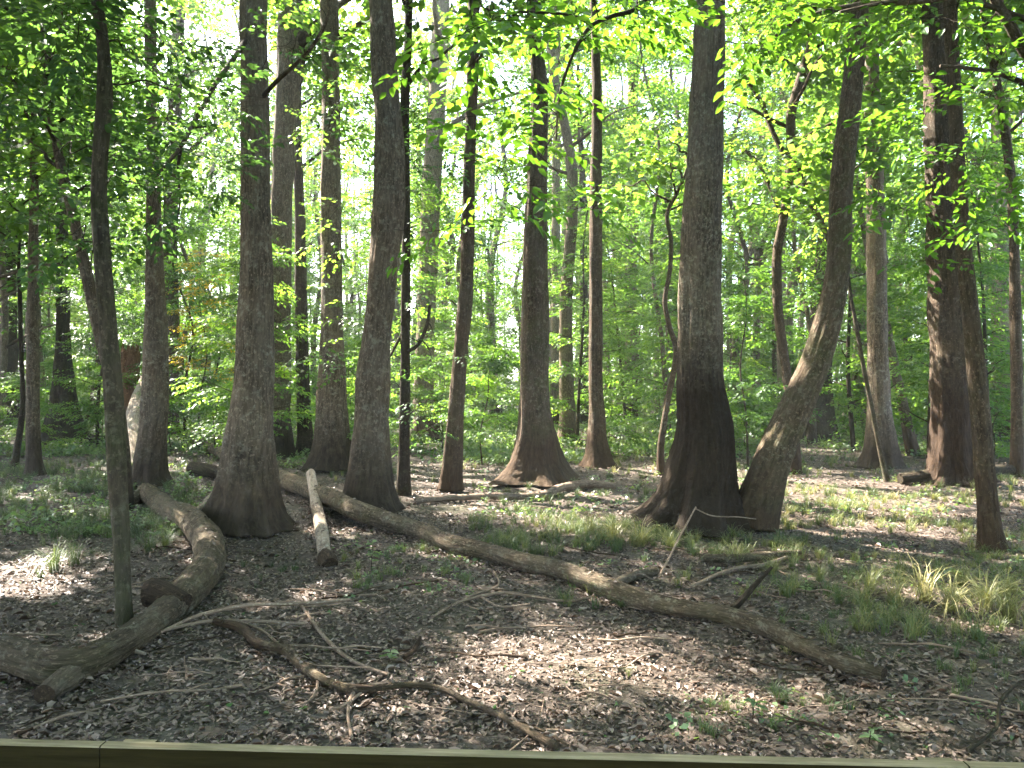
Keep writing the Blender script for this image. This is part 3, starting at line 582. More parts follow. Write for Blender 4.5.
# ------------------------------------------------------------------ background forest: shared variants, many individual trees
def bg_variant(seed, h, r, crown_r, zc, n, forkmat):
    g = np.random.default_rng(seed)
    P = np.array([[0, 0, -.3], [0, 0, .3]]+[[g.normal(0, .02*h*t*2), g.normal(0, .02*h*t*2), h*t] for t in (.2, .4, .6, .8, 1)])
    Q = smooth(P, 5); rad = r*(1-.8*np.clip(Q[:, 2]/h, 0, 1))*(1+.9*np.exp(-np.clip(Q[:, 2], 0, 9)/.5))
    G = Geo(); G.tube(Q, rad, 14, rough=.06, seed=seed)
    LG = G; CG = Geo(); nb = 16; per = n//nb
    for b in range(nb):
        t = b/nb; zz = h*(zc+(1-zc)*t); i = np.argmin(abs(Q[:, 2]-zz)); a = Q[i]
        an = b*2.4+g.uniform(-.3, .3); rr = crown_r*(1-.5*t)*g.uniform(.6, 1.15); e = a+np.array([np.cos(an)*rr, np.sin(an)*rr, rr*g.uniform(.1, .6)])
        L_ = limb_path(a, e, g); LG.tube(L_, np.linspace(max(.02, rad[i]*.4), .01, len(L_)), 5, cap=False)
        tt = g.uniform(.25, 1.05, per); pts = a+(e-a)*tt[:, None]+g.normal(0, 1, (per, 3))*np.array([.5, .5, .3])*(.25+.28*rr)
        put(CG, MIDB, pts, an+g.normal(0, .8, per), g.normal(0, .2, per), g.normal(0, .25, per), g.uniform(.9, 1.3, per), g.uniform(.2, .8)+g.uniform(-.12, .12, per), g)
    return G, LG, CG
def sapling_variant(seed, h, r, crown_r, n, tpl=MID, zc=.12, layered=True):
    g = np.random.default_rng(seed)
    P = np.array([[0, 0, -.15]]+[[g.normal(0, .05*h*t), g.normal(0, .05*h*t), h*t] for t in (.02, .25, .5, .75, 1)])
    Q = smooth(P, 4); G = Geo(); rad = r*(1-.8*np.clip(Q[:, 2]/h, 0, 1)); G.tube(Q, rad, 8, rough=.06, seed=seed)
    CG = Geo(); nb = max(6, int(h*2.2)); per = max(2, n//nb)
    for b in range(nb):
        t = (b+.5)/nb; zz = h*(zc+(1-zc)*t); i = np.argmin(abs(Q[:, 2]-zz)); a = Q[i]
        an = b*2.4+g.uniform(-.4, .4); rr = crown_r*(1.05-.75*t)*g.uniform(.6, 1.15); e = a+np.array([np.cos(an)*rr, np.sin(an)*rr, rr*g.uniform(.05, .35)])
        L_ = limb_path(a, e, g, .04); G.tube(L_, np.linspace(max(.008, rad[i]*.4), .004, len(L_)), 4, cap=False)
        tt = g.uniform(.15, 1., per); side = g.normal(0, .35, per)*rr*.7
        pts = a+(e-a)*tt[:, None]+np.stack([-np.sin(an)*side, np.cos(an)*side, g.normal(0, .10, per)], -1)
        put(CG, tpl, pts, an+np.sign(side)*.7+g.normal(0, .4, per), g.normal(-.05, .15, per), g.normal(0, .22, per), g.uniform(.8, 1.25, per), .5+g.uniform(-.22, .22)+g.uniform(-.1, .1, per), g)
    return G, CG

def link_copy(protos, name, loc, rz, sc, label, cat, group, hmul=1.):
    root = empty(name, loc, label, cat, group); root.rotation_euler = (R.normal(0, .02), R.normal(0, .02), rz); root.scale = (sc, sc, sc*hmul)
    for p in protos:
        cc = p.copy(); COL.objects.link(cc); cc.parent = root
    return root
def finish_protos(ps):
    for p in ps: bpy.data.objects.remove(p)

BG = []
for i, (h, r, cr, zc, n) in enumerate([(26, .30, 3.6, .40, 430), (23, .20, 3.0, .35, 380), (29, .38, 4.2, .42, 500), (20, .14, 2.6, .28, 350), (25, .24, 3.2, .30, 430), (18, .10, 2.2, .22, 300)]):
    G, LG, CG = bg_variant(200+i, h, r, cr, zc, n, None)
    BG.append([G.build('trunk', [BARK_FAR, BARK_BROWN, BARK_GREY][i % 3]), CG.build('crown', LEAF)])
SAP = []
for i, (h, r, cr, n) in enumerate([(7.5, .05, 2.0, 460), (5.5, .035, 1.7, 340), (4.0, .028, 1.5, 260), (9.5, .07, 2.5, 600), (6.5, .045, 1.9, 400)]):
    G, CG = sapling_variant(300+i, h, r, cr, n)
    SAP.append([G.build('trunk', [BARK_BROWN, BARK_DARK][i % 2]), CG.build('crown', LEAF)])
SHR = []
for i, (h, r, cr, n) in enumerate([(2.2, .02, 1.1, 110), (1.6, .015, .9, 90), (1.1, .012, .7, 60), (2.8, .022, 1.2, 130)]):
    G, CG = sapling_variant(400+i, h, r, cr, n, zc=.05)
    SHR.append([G.build('stem', BARK_DARK), CG.build('foliage', LEAF)])

g = np.random.default_rng(99)
GAPS = [(-1e9, 0, 'off the left edge'), (0, 50, 'by the small grey left tree'), (50, 110, 'left of the slim S-bent tree'), (110, 160, 'behind the straight grey-brown trunk'), (160, 225, 'left of the largest left trunk'), (225, 290, 'behind the largest left trunk'),
        (290, 355, 'left of the curving trunk'), (355, 415, 'behind the curving trunk'), (415, 450, 'left of the right-leaning brown tree'), (450, 510, 'left of the orange buttressed tree'), (510, 560, 'behind the orange buttressed tree'),
        (560, 600, 'at the slender dark-footed trunk'), (600, 670, 'left of the giant trunk'), (670, 735, 'behind the giant trunk'), (735, 790, 'just right of the giant trunk'), (790, 850, 'behind the mossy leaning trunk'), (850, 900, 'around the tall grey trunk'),
        (900, 935, 'left of the massive dark trunk'), (935, 990, 'behind the massive dark trunk'), (990, 1024, 'at the right edge'), (1024, 1e9, 'off the right edge')]
def place(px, D):
    w = [w for a, b, w in GAPS if a <= px < b][0]
    return w+('' if D < 32 else ', farther off' if D < 48 else ', deep in')
placed = []
def blocks(x, y, h, cr):
    t = np.linspace(h*.35, h, 8)/S.z; P = HOLES_[:, None, :3]+t[None, :, None]*Sn
    return bool((np.hypot(P[..., 0]-x, P[..., 1]-y) < cr*.55).any()) and y < 42 and g.uniform() < .9
def far_enough(x, y, d):
    for (a, b) in placed:
        if (a-x)**2+(b-y)**2 < d*d: return False
    placed.append((x, y)); return True
bl = ['bare-stemmed background tree', 'thin background tree', 'stout background tree', 'slight low-crowned background tree', 'straight long-crowned background tree', 'very thin leafy background tree']
k = 0
for it in range(3000):
    if k >= 285: break
    D = 25+55*g.uniform(0, 1)**.8; px = g.uniform(-330, 1354); x = (px-512)*D/F
    if D < 34 and not far_enough(x, D, 3.5): continue
    if D >= 34 and not far_enough(x, D, 2.6): continue
    v = int(g.choice(6, p=[.14, .28, .10, .14, .12, .22]))
    if blocks(x, D, [24, 21, 26, 18, 22, 16][v], [3.6, 3, 4.2, 2.6, 3.2, 2.2][v]): continue
    link_copy(BG[v], 'background_tree', (x, D, float(gz(x, D))), g.uniform(0, 6.28), g.uniform(.85, 1.15), bl[v]+' '+place(px, D), 'tree', 'far trees of the wood, kind %s' % 'abcdef'[v]); k += 1
placed = []
sl = ['airy layered sapling', 'spreading light green sapling', 'low flat-sprayed sapling', 'tall wide airy sapling', 'slender leafy sapling']
k = 0
for it in range(3000):
    if k >= 190: break
    D = 19+55*g.uniform(0, 1)**.8; px = g.uniform(-260, 1284); x = (px-512)*D/F
    # keep the open view lanes at the middle distance
    if D < 26 and (px < 230 or 470 < px < 680) and g.uniform() < .6: continue
    if not far_enough(x, D, 2.0): continue
    v = int(g.integers(0, 5))
    link_copy(SAP[v], 'understory_sapling', (x, D, float(gz(x, D))), g.uniform(0, 6.28), g.uniform(.85, 1.2), sl[v]+' '+place(px, D), 'sapling', 'understory saplings, kind %s' % 'abcde'[v]); k += 1
placed = []
hl = ['waist-high green shrub', 'small rounded shrub', 'knee-high green shrub', 'tall loose shrub']
k = 0
for it in range(3000):
    if k >= 115: break
    D = 21+40*g.uniform(0, 1); px = g.uniform(-200, 1224); x = (px-512)*D/F
    if not far_enough(x, D, 1.3): continue
    v = int(g.integers(0, 4))
    link_copy(SHR[v], 'shrub', (x, D, float(gz(x, D))), g.uniform(0, 6.28), g.uniform(.8, 1.2), hl[v]+' '+place(px, D), 'shrub', 'woodland shrubs, kind %s' % 'abcd'[v]); k += 1
# shrub and sapling with yellow leaves
G, CG = sapling_variant(450, 6.6, .03, 1.3, 110, zc=.35)
yr = empty('yellow_sapling', (*px2w(200, 384, 26)[:2], 0), 'sapling with yellowing leaves left of the largest left trunk', 'sapling'); G.build('trunk', BARK_DARK, yr); CG.build('foliage', LEAF_YELLOW, yr)
for ps in BG+SAP+SHR: finish_protos(ps)

# far wood that reads as one mass
FW = Geo(); n = 17000
ang = g.uniform(math.radians(38), math.radians(142), n); rr = g.uniform(76, 112, n); z = 40*g.uniform(0, 1, n)**1.35
pos = np.stack([rr*np.cos(ang), rr*np.sin(ang), z], -1)
dens = np.sin(pos[:, 0]*.32)+np.sin(pos[:, 0]*.11+pos[:, 2]*.35)+np.sin(pos[:, 2]*.8+pos[:, 0]*.7); kp = g.uniform(-1.6, 2.4, n) > dens*.8-(10-z)*.18; pos = pos[kp]; K = len(pos)
put(FW, FARCL, pos, g.uniform(0, 6.28, K), g.normal(0, .3, K), g.normal(0, .3, K), g.uniform(.9, 1.6, K), g.uniform(.3, .8, K), g)
tag(FW.build('distant_foliage', LEAF), 'distant mass of green foliage closing the view', 'foliage', kind='stuff')
FT = Geo()
for i in range(230):
    a = g.uniform(math.radians(40), math.radians(140)); rr = g.uniform(74, 110); x, y = rr*math.cos(a), rr*math.sin(a); h = g.uniform(26, 38); r = g.uniform(.08, .3)
    P = smooth([[x, y, -.3], [x+g.normal(0, .4), y, h*.5], [x+g.normal(0, .8), y, h]], 4); FT.tube(P, np.linspace(r, r*.3, len(P)), 7, seed=i)
tag(FT.build('distant_trunks', BARK_FAR), 'far trunks dimly seen through the leaves', 'foliage', kind='stuff')

# ------------------------------------------------------------------ logs, branches and sticks on the floor
def ground_path(pts, lift=0., Dfix=None):
    """pts (px, py, w) of a limb's centre lying on the ground -> world path with radii"""
    out = []
    for p in pts:
        px, py, w = p[:3]; D = groundD(py, w/2)
        D = p[3] if len(p) > 3 else D
        r = w*.5*D/F; q = px2w(px, py, D)
        if len(p) <= 3: q[2] = float(gz(q[0], q[1]))+r*.9+lift
        out.append([*q, r])
    return np.array(out)
LOGS = []
def log(name, label, pts, mat, cat='log', group=None, seg=28, rough=.08, seed=1, subs=(), cap=True, lift=.0, sub_mat=None, endmat=None):
    P = ground_path(pts, lift+(.035 if pts[0][2] < 12 else 0)); Q = smooth(P, 14); LOGS.append(Q); b = Q[0][:3].copy(); b[2] -= Q[0][3]
    G = Geo(); G.tube(Q[:, :3], np.maximum(Q[:, 3], .002), seg, rough=rough, seed=seed, cap=1 if endmat else cap)
    mats = [mat, endmat] if endmat else mat
    if not subs:
        o = rebase(G, b).build(name, mats); o.location = b; return tag(o, label, cat, group)
    root = empty(name, b, label, cat, group); rebase(G, b).build('trunk', mats, root)
    for s_ in subs:
        nm, sp, sm = s_; S_ = smooth(ground_path(sp, .035 if sp[0][2] < 12 else 0) , 6); SG = Geo(); SG.tube(S_[:, :3], np.maximum(S_[:, 3], .002), 14, rough=rough*1.3, seed=seed+5, cap=1 if nm in ('stub', 'root') else True)
        rebase(SG, b).build(nm, [sm or mat, WOOD_CUT], root)
    return root
W = lambda px, py, w, D: (px, py, w, D)
log('fallen_log', 'thick curved fallen log snaking across the left foreground to a grey-brown tree foot',
    [(-70, 640, 37), (-30, 649, 36), (5, 655, 34), (35, 663, 35), (62, 668, 37), (90, 662, 33), (118, 650, 30), (148, 631, 30), (174, 608, 31), (197, 584, 32), (209, 560, 31), (207, 540, 29), (197, 527, 27), (181, 519, 24), (167, 510, 22), (157, 498, 20), (146, 490, 18)],
    BARK_LOG, seg=48, seed=3, rough=.07,
    subs=[('stub', [(80, 668, 28), (66, 678, 27), (54, 686, 24), (45, 693, 22)], BARK_LOG), ('broken_limb', [(186, 604, 20, 7.0), (168, 597, 26, 7.05), (155, 594, 31, 7.1), (146, 594, 25, 7.1)], WOOD_CUT),
          ('limb', [(198, 600, 8), (180, 596, 9), (166, 590, 7)], BARK_LOG), ('limb', [(122, 655, 6), (134, 660, 4), (145, 663, 3)], BARK_PALE), ('root', [(150, 493, 12), (138, 495, 14), (128, 502, 8)], BARK_LOG)])
log('fallen_log', 'long straight fallen log running from behind the largest left trunk to the lower right',
    [(192, 434, 11), (223, 453, 12), (273, 477, 16), (300, 485, 17, 14.9), (318, 493, 17, 13.6), (333, 499, 18, 12.5), (351, 508, 18, 11.85), (375, 517, 18, 11.5), (400, 524, 18, 11.1), (424, 532, 17, 10.75), (438, 542, 17), (455, 549, 17), (491, 556, 16), (520, 562, 17), (556, 570, 18), (590, 582, 19), (620, 591, 19), (667, 605, 18), (723, 618, 17), (765, 630, 17), (800, 646, 18), (838, 664, 19), (862, 673, 17), (884, 682, 13)],
    BARK_LOG, seg=32, seed=8, rough=.09, endmat=WOOD_CUT,
    subs=[('limb', [(730, 612, 7, 7.45), (742, 600, 6, 7.4), (756, 584, 5, 7.35), (772, 567, 3, 7.3)], BARK_DARK), ('limb', [(612, 584, 12), (630, 578, 10), (656, 574, 8)], BARK_LOG),
          ('knot', [(472, 549, 8, 10.2), (474, 543, 5, 10.2)], None), ('knot', [(555, 562, 9, 9.2), (560, 556, 6, 9.2)], None), ('knot', [(690, 604, 9, 7.75), (694, 598, 5, 7.75)], BARK_DARK), ('knot', [(835, 656, 14, 6.15), (838, 649, 10, 6.12), (841, 645, 5, 6.1)], BARK_DARK), ('limb', [(205, 440, 8, 29), (208, 459, 6, 25), (201, 472, 6, 22), (190, 482, 5, 19.5), (183, 491, 4, 18)], BARK_DARK)])
log('broken_log', 'short pale barkless log propped across the long fallen log with a dark broken end',
    [(311, 473, 9, 14.2), (314, 492, 10, 13.3), (318, 512, 12, 12.1), (322, 535, 13, 10.9), (325, 556, 14, 9.75)], BARK_PALE, seg=20, seed=12, rough=.07,
    subs=[('rotten_end', [(325, 555, 14, 9.8), (328, 561, 19, 9.55), (330, 566, 17, 9.4)], WOOD_CUT)])
log('leaning_log', 'whitish sunlit log leaning against the broken snag behind the grey-brown trunk', [(148, 372, 9, 26.5), (141, 395, 15, 25), (135, 420, 19, 23.5), (132, 445, 18, 22.3), (137, 468, 14, 21.5)], BARK_PALE, seg=24, seed=13)
log('fallen_log', 'thin sunlit log lying in front of the orange buttressed tree', [(415, 503, 6), (450, 500, 6), (490, 498, 7), (520, 496, 7), (545, 494, 8), (560, 489, 8), (585, 486, 9), (616, 488, 6)], BARK_STICK, seg=16, seed=14)
log('fallen_log', 'dark rotting log end lying left behind the largest left trunk', [(192, 470, 14), (206, 471, 14), (226, 473, 13)], BARK_DARK, seg=16, seed=15)
log('fallen_log', 'mossy thin log half sunk in grass right of the giant trunk', [(700, 563, 8), (735, 562, 9), (765, 558, 9), (800, 556, 7)], BARK_LOG, seg=14, seed=16)
log('fallen_log', 'dark log low behind the massive reddish trunk', [(900, 482, 10), (940, 480, 12), (990, 474, 12), (1040, 470, 11)], BARK_DARK, seg=14, seed=17)
log('fallen_log', 'dark log lying far behind the dark flared tree on the left', [(30, 436, 7), (70, 436, 8), (110, 440, 7)], BARK_DARK, seg=12, seed=18)
# snag
def snag():
    D = 27.; g = np.random.default_rng(5)
    p = px2w(128, 384, D); root = empty('broken_snag', (p[0], D, float(gz(p[0], D))), 'reddish broken stump with a jagged top beside the whitish leaning log', 'stump')
    G = Geo(); hs = np.linspace(-.2, 3.3, 14); r = .30+.28*np.exp(-np.clip(hs, 0, 9)/.5)
    V = G.tube(np.stack([hs*0+hs*.02, hs*0, hs], -1), r, 28, rough=.1, seed=3, cap=False)
    top = V[-1]; jag = top.copy(); jag[:, 2] += g.uniform(-.05, .35, len(top)); jag[:, :2] *= .92; inner = top.copy(); inner[:, :2] *= .45; inner[:, 2] -= .15; a = np.arange(28); b = (a+1) % 28
    G.add(np.vstack([top, jag]), np.stack([a, b, b+28, a+28], -1)); G.add(np.vstack([jag, inner]), np.stack([a, b, b+28, a+28], -1)); G.add(np.vstack([inner, inner.mean(0)]), np.stack([a, b, a*0+28], -1))
    G.build('trunk', WOOD_ROT, root)
snag()
# forked dead branch in the foreground
log('fallen_branch', 'crooked forked dead branch lying across the near foreground',
    [(215, 632, 7), (240, 638, 9), (256, 650, 9), (272, 653, 9), (288, 655, 10), (300, 668, 9), (318, 682, 9), (336, 690, 8), (356, 694, 9), (385, 690, 6), (410, 686, 6), (440, 689, 6), (470, 701, 6), (500, 713, 6), (530, 730, 7), (556, 746, 7)],
    BARK_BROWN, cat='branch', seg=14, seed=21, rough=.1,
    subs=[('twig', [(356, 694, 4), (350, 706, 4), (348, 722, 3), (352, 742, 3)], BARK_STICK), ('twig', [(368, 692, 4), (358, 700, 3), (344, 712, 3), (330, 716, 2)], BARK_STICK), ('twig', [(500, 714, 4), (520, 722, 4), (545, 730, 3), (568, 747, 3)], BARK_LOG),
          ('twig', [(300, 668, 4), (290, 660, 3), (262, 640, 3), (235, 630, 2)], BARK_STICK), ('twig', [(318, 682, 3), (316, 700, 3), (302, 716, 2)], BARK_STICK)])
ST = 'dead sticks scattered over the leaf litter'
log('stick', 'long pale straight stick running right from the curved fallen log', [(160, 645, 3), (200, 626, 4), (245, 614, 4), (300, 609, 3.5), (350, 603, 3)], BARK_STICK, 'stick', ST, 8, .1, 31, lift=.02)
log('stick', 'pale stick lying just below the longest straight one', [(165, 640, 3), (205, 632, 3.5), (250, 631, 3.5), (305, 630, 3)], BARK_STICK, 'stick', ST, 8, .1, 32)
log('stick', 'straight stick pointing down right into the forked dead branch', [(300, 606, 3), (322, 638, 4), (350, 660, 4), (388, 676, 3)], BARK_STICK, 'stick', ST, 8, .1, 33)
log('stick', 'pinkish thin forked stick in the litter at the centre', [(432, 619, 3), (462, 606, 3), (502, 598, 3.5), (530, 600, 3), (566, 602, 2.5), (590, 598, 2)], BARK_STICK, 'stick', ST, 8, .12, 34,
    subs=[('twig', [(440, 615, 2.5), (470, 602, 2.5), (498, 590, 2), (494, 574, 1.5)], BARK_STICK), ('twig', [(480, 602, 2), (500, 610, 2), (530, 607, 1.5)], BARK_STICK)])
log('stick', 'short thick dark stick near the centre sun patch', [(404, 656, 4), (414, 648, 5), (420, 636, 4)], BARK_BROWN, 'stick', ST, 8, .1, 35)
log('stick', 'pale stick leaning out of the grass before the giant trunk', [(656, 582, 2.2, 8.6), (668, 560, 2.2, 8.8), (680, 536, 2, 9), (696, 507, 1.6, 9.2)], BARK_STICK, 'stick', ST, 8, .08, 36,
    subs=[('twig', [(696, 509, 1.4, 9.2), (713, 516, 1.3, 9.3), (738, 517, 1.1, 9.4), (756, 519, .8, 9.5)], BARK_STICK)])
log('stick', 'thin branch sloping through the grass right of the giant trunk', [(690, 590, 3), (730, 574, 4), (765, 566, 4), (800, 556, 3)], BARK_STICK, 'stick', ST, 8, .1, 37)
log('stick', 'pale stick on the floor by the foot of the largest left trunk', [(196, 515, 4), (205, 503, 5), (214, 492, 4)], BARK_PALE, 'stick', ST, 8, .1, 38)
log('stick', 'dark bent twig by the lower right corner', [(968, 752, 5), (985, 742, 4), (998, 730, 4), (1000, 712, 3), (1012, 700, 3), (1024, 694, 2)], BARK_DARK, 'stick', ST, 8, .1, 39)
def scatter_sticks():
    g = np.random.default_rng(77)
    spots = [('in the left foreground litter', 20, 230, 610, 730, 12), ('in the centre foreground litter', 260, 640, 580, 740, 34), ('in the right foreground litter', 620, 1000, 600, 740, 16), ('behind the long fallen log', 300, 620, 480, 560, 26), ('among grass near the giant trunk', 620, 860, 540, 610, 16), ('among the right hand grass', 840, 1020, 470, 600, 10), ('around the left logs', 130, 260, 480, 600, 12)]
    for (wh, x0, x1, y0, y1, n) in spots:
        for k in range(n):
            px, py = g.uniform(x0, x1), g.uniform(y0, y1); p = gpt(px, py); L = g.uniform(.25, .95); a = g.normal(0, .7)+(math.pi if g.uniform() < .5 else 0); m_ = 5
            t = np.linspace(-.5, .5, m_); bend = g.normal(0, .12)
            P = np.stack([p[0]+L*t*math.cos(a)-bend*L*(t*t)*math.sin(a)*2, p[1]+L*t*math.sin(a)+bend*L*t*t*2*math.cos(a), 0*t], -1); P[:, 2] = gz(P[:, 0], P[:, 1])+.028+.04*np.abs(g.normal(0, 1))*(t+.5)
            P[1:-1] += g.normal(0, .015, (m_-2, 3)); Q = smooth(P, 3); r = g.uniform(.004, .013); G = Geo(); G.tube(Q, np.linspace(r, r*.45, len(Q)), 6, rough=.1, seed=k)
            for q in range(g.integers(0, 3)):
                i = g.integers(3, len(Q)-2); e = Q[i]+np.array([g.normal(0, .12), g.normal(0, .12), g.uniform(.0, .04)]); G.tube(np.array([Q[i], (Q[i]+e)/2+g.normal(0, .008, 3), e]), [r*.6, r*.5, r*.3], 5, cap=False)
            b = Q[0].copy(); o = rebase(G, b).build('stick', [BARK_STICK, BARK_STICK, BARK_BROWN][k % 3]); o.location = b
            tag(o, 'small dead stick lying '+wh, 'stick', 'small sticks '+wh)
scatter_sticks()
# climbing vine on the buttressed tree
def vine():
    pts = [(527, 486, 3), (523, 470, 3), (519, 452, 2.6), (522, 430, 2.4), (522, 400, 2.2), (521, 360, 2.2), (522, 320, 2), (524, 260, 2), (526, 200, 2)]
    q = np.array([[*px2w(a, b, 16.9-(.74 if b > 475 else .5 if b > 455 else .36 if b > 420 else .3)), w*.5*16.5/F] for a, b, w in pts]); q = smooth(q, 6); b = q[0][:3].copy()
    G = Geo(); G.tube(q[:, :3], q[:, 3], 8, rough=.1); o = rebase(G, b).build('climbing_vine', BARK_STICK); o.location = b; tag(o, 'thin pale vine climbing the front of the orange buttressed tree', 'vine')
vine()

# ------------------------------------------------------------------ leaf litter, grass, ground plants
def litter():
    g = np.random.default_rng(12); G = Geo()
    def leafs(n, x0, x1, y0, y1, s0, s1, tilt, ypow=1.):
        Y = y0+(y1-y0)*g.uniform(0, 1, n)**ypow; X = g.uniform(-1, 1, n)*(Y*.78+1.0); X = X if x0 is None else g.uniform(x0, x1, n)
        Z = gz(X, Y)+g.uniform(.002, .028, n)
        for k, (wr, fo, dr) in enumerate([(.5, .25, .15), (.66, .5, .06), (.4, .2, -.12)]):
            s_ = np.arange(n) % 3 == k; lv, lf = leaf6(1, wr, fo, dr); m_ = s_.sum()
            v, f, r_ = inst(lv, lf, np.stack([X[s_], Y[s_], Z[s_]], -1), rotm(g.uniform(0, 6.28, m_), g.normal(0, tilt, m_), g.normal(0, tilt, m_)+np.where(g.uniform(0, 1, m_) < .5, math.pi, 0)), g.uniform(s0, s1, m_), None, g.beta(2.2, 2.2, m_)*.93+(g.uniform(0, 1, m_) < .012)*.6)
            G.add(v, f, 0, np.clip(r_, 0, 1))
    leafs(110000, None, None, 2.6, 13, .016, .058, .14, 1.25)
    leafs(9000, None, None, 2.6, 13, .05, .10, .12, 1.25)
    leafs(42000, None, None, 12, 34, .04, .09, .16)
    for Q in LOGS:       # leaves banked against the logs and lying on them
        if Q[:, 3].max() < .03 or Q[:, 1].min() > 24: continue
        Ls = np.linalg.norm(np.diff(Q[:, :3], axis=0), axis=1).sum(); n = int(Ls*120); i = g.integers(0, len(Q)-1, n); u = g.uniform(0, 1, n)[:, None]; P = Q[i]*(1-u)+Q[i+1]*u
        d = Q[i+1, :2]-Q[i, :2]; d /= np.linalg.norm(d, axis=1)[:, None]+1e-9; sd = np.where(g.uniform(0, 1, n) < .5, -1, 1); off = P[:, 3]*g.uniform(.75, 1.9, n); X = P[:, 0]-d[:, 1]*sd*off; Y = P[:, 1]+d[:, 0]*sd*off
        Z = gz(X, Y)+np.clip(1.5-off/P[:, 3], 0, 1)*P[:, 3]*.55*g.uniform(.2, 1, n)+.012
        top = g.uniform(0, 1, n) < .05; a = g.uniform(-.5, .5, n); X = np.where(top, P[:, 0]-d[:, 1]*np.sin(a)*P[:, 3], X); Y = np.where(top, P[:, 1]+d[:, 0]*np.sin(a)*P[:, 3], Y); Z = np.where(top, P[:, 2]+np.cos(a)*P[:, 3]*1.06+.004, Z)
        lv, lf = leaf6(1, .5, .3, .1); v, f, r_ = inst(lv, lf, np.stack([X, Y, Z], -1), rotm(g.uniform(0, 6.28, n), g.normal(0, .3, n), g.normal(0, .3, n)), g.uniform(.025, .07, n), None, g.beta(2.2, 2.2, n)*.93); G.add(v, f, 0, r_)
    tag(G.build('leaf_litter', LITTER), 'curled grey-brown dead leaves carpeting the forest floor', 'leaf litter', kind='stuff')
litter()

def tuft(seed, nb, L, w, spread):
    g = np.random.default_rng(seed); V = []; Fc = []; rn = []; k = 0
    for i in range(nb):
        a = g.uniform(0, 6.28); l = L*g.uniform(.55, 1.1); lean = g.uniform(.2, 1.)*spread; t = np.linspace(0, 1, 5)
        hx = l*lean*t**1.5*.8; hz = l*(t-(.35+.45*lean)*t**2.4); base = np.array([g.normal(0, .03), g.normal(0, .03), -.01])
        c_ = np.stack([hx*math.cos(a), hx*math.sin(a), np.maximum(hz, -.0)], -1)+base; wd = w*(1-t*.9)*.5; s_ = np.array([-math.sin(a), math.cos(a), 0])
        v = np.stack([c_-s_*wd[:, None], c_+s_*wd[:, None]], 1).reshape(-1, 3); V.append(v); Fc.append(np.array([[2*j, 2*j+1, 2*j+3, 2*j+2] for j in range(4)])+k); k += 10; rn.append(np.full(10, g.uniform(-.12, .12)))
    return np.vstack(V), np.vstack(Fc), np.concatenate(rn)
TUFT = [tuft(s, 26, .46, .010, 1.) for s in (1, 2, 3)]; TUFTB = [tuft(s, 85, .80, .009, 1.5) for s in (4, 5, 6)]; TUFTF = [tuft(s, 12, .42, .018, 1.) for s in (7, 8)]
def grass():
    g = np.random.default_rng(31); G = Geo()
    # px0, px1, py0, py1, n, scale, rnd
    for (x0, x1, y0, y1, n, sc, rn, tp) in [(0, 200, 462, 545, 560, .9, .3, TUFT), (0, 130, 455, 500, 200, 1., .28, TUFT), (40, 110, 540, 575, 24, .7, .3, TUFT), (230, 300, 560, 590, 10, .5, .3, TUFT), (340, 480, 545, 590, 60, .6, .35, TUFT), (470, 700, 495, 560, 520, .8, .38, TUFT), (560, 800, 535, 600, 260, .85, .45, TUFT),
                                        (770, 860, 500, 600, 150, .8, .45, TUFT), (780, 1030, 480, 560, 620, .7, .62, TUFT), (850, 1040, 560, 640, 170, .8, .55, TUFT), (700, 850, 690, 740, 60, .5, .32, TUFT), (600, 690, 600, 680, 10, .4, .35, TUFT), (930, 1030, 640, 720, 26, .5, .4, TUFT), (780, 860, 600, 660, 20, .55, .4, TUFT),
                                        (0, 1030, 455, 500, 500, .9, .42, TUFT), (0, 260, 430, 470, 260, 1., .35, TUFTF), (640, 1030, 430, 480, 350, 1, .45, TUFTF), (420, 660, 430, 470, 300, 1, .5, TUFTF)]:
        n = int(n*1.15); px = g.uniform(x0, x1, n); py = g.uniform(y0, y1, n)+g.normal(0, 4, n); D = groundD(py); X = (px-512)*D/F; P = np.stack([X, D, gz(X, D)], -1)
        nz = np.sin(X*2.1+1)+np.sin(D*1.7+X)+np.sin(X*.7-D*1.1); nz = nz+.9*np.sin(X*5.3+D*2)+.7*np.sin(D*6.1-X*3); k = nz > g.uniform(-1.5, 1.8, n); P = P[k]; n = len(P)
        put(G, tp, P, g.uniform(0, 6.28, n), g.normal(0, .06, n), g.normal(0, .06, n), sc*g.uniform(.6, 1.2, n), rn+g.normal(0, .15, n), g)
    for (px, py, sc, rn) in [(895, 606, .85, .75), (925, 602, 1., .82), (950, 612, .9, .8), (985, 610, .95, .72), (1010, 622, .9, .72), (870, 592, .7, .62), (900, 580, .7, .6), (1005, 600, .8, .7), (960, 590, .7, .65), (615, 545, .9, .72), (640, 550, .9, .68), (590, 540, .8, .6), (670, 552, .8, .62), (735, 566, .8, .7), (770, 575, .6, .68),
                             (55, 572, .8, .33), (75, 565, .8, .35), (150, 553, .75, .38), (165, 550, .7, .4), (820, 580, .6, .45), (838, 608, .5, .4)]:
        p = gpt(px, py); put(G, TUFTB, p[None]+np.array([[0, 0, float(gz(p[0], p[1]))]]), g.uniform(0, 6.28, 1), np.zeros(1), np.zeros(1), np.array([sc*1.1]), np.array([rn]), g)
    tag(G.build('grass', GRASS), 'tufts of thin drooping grass between the trees', 'grass', kind='stuff')
grass()
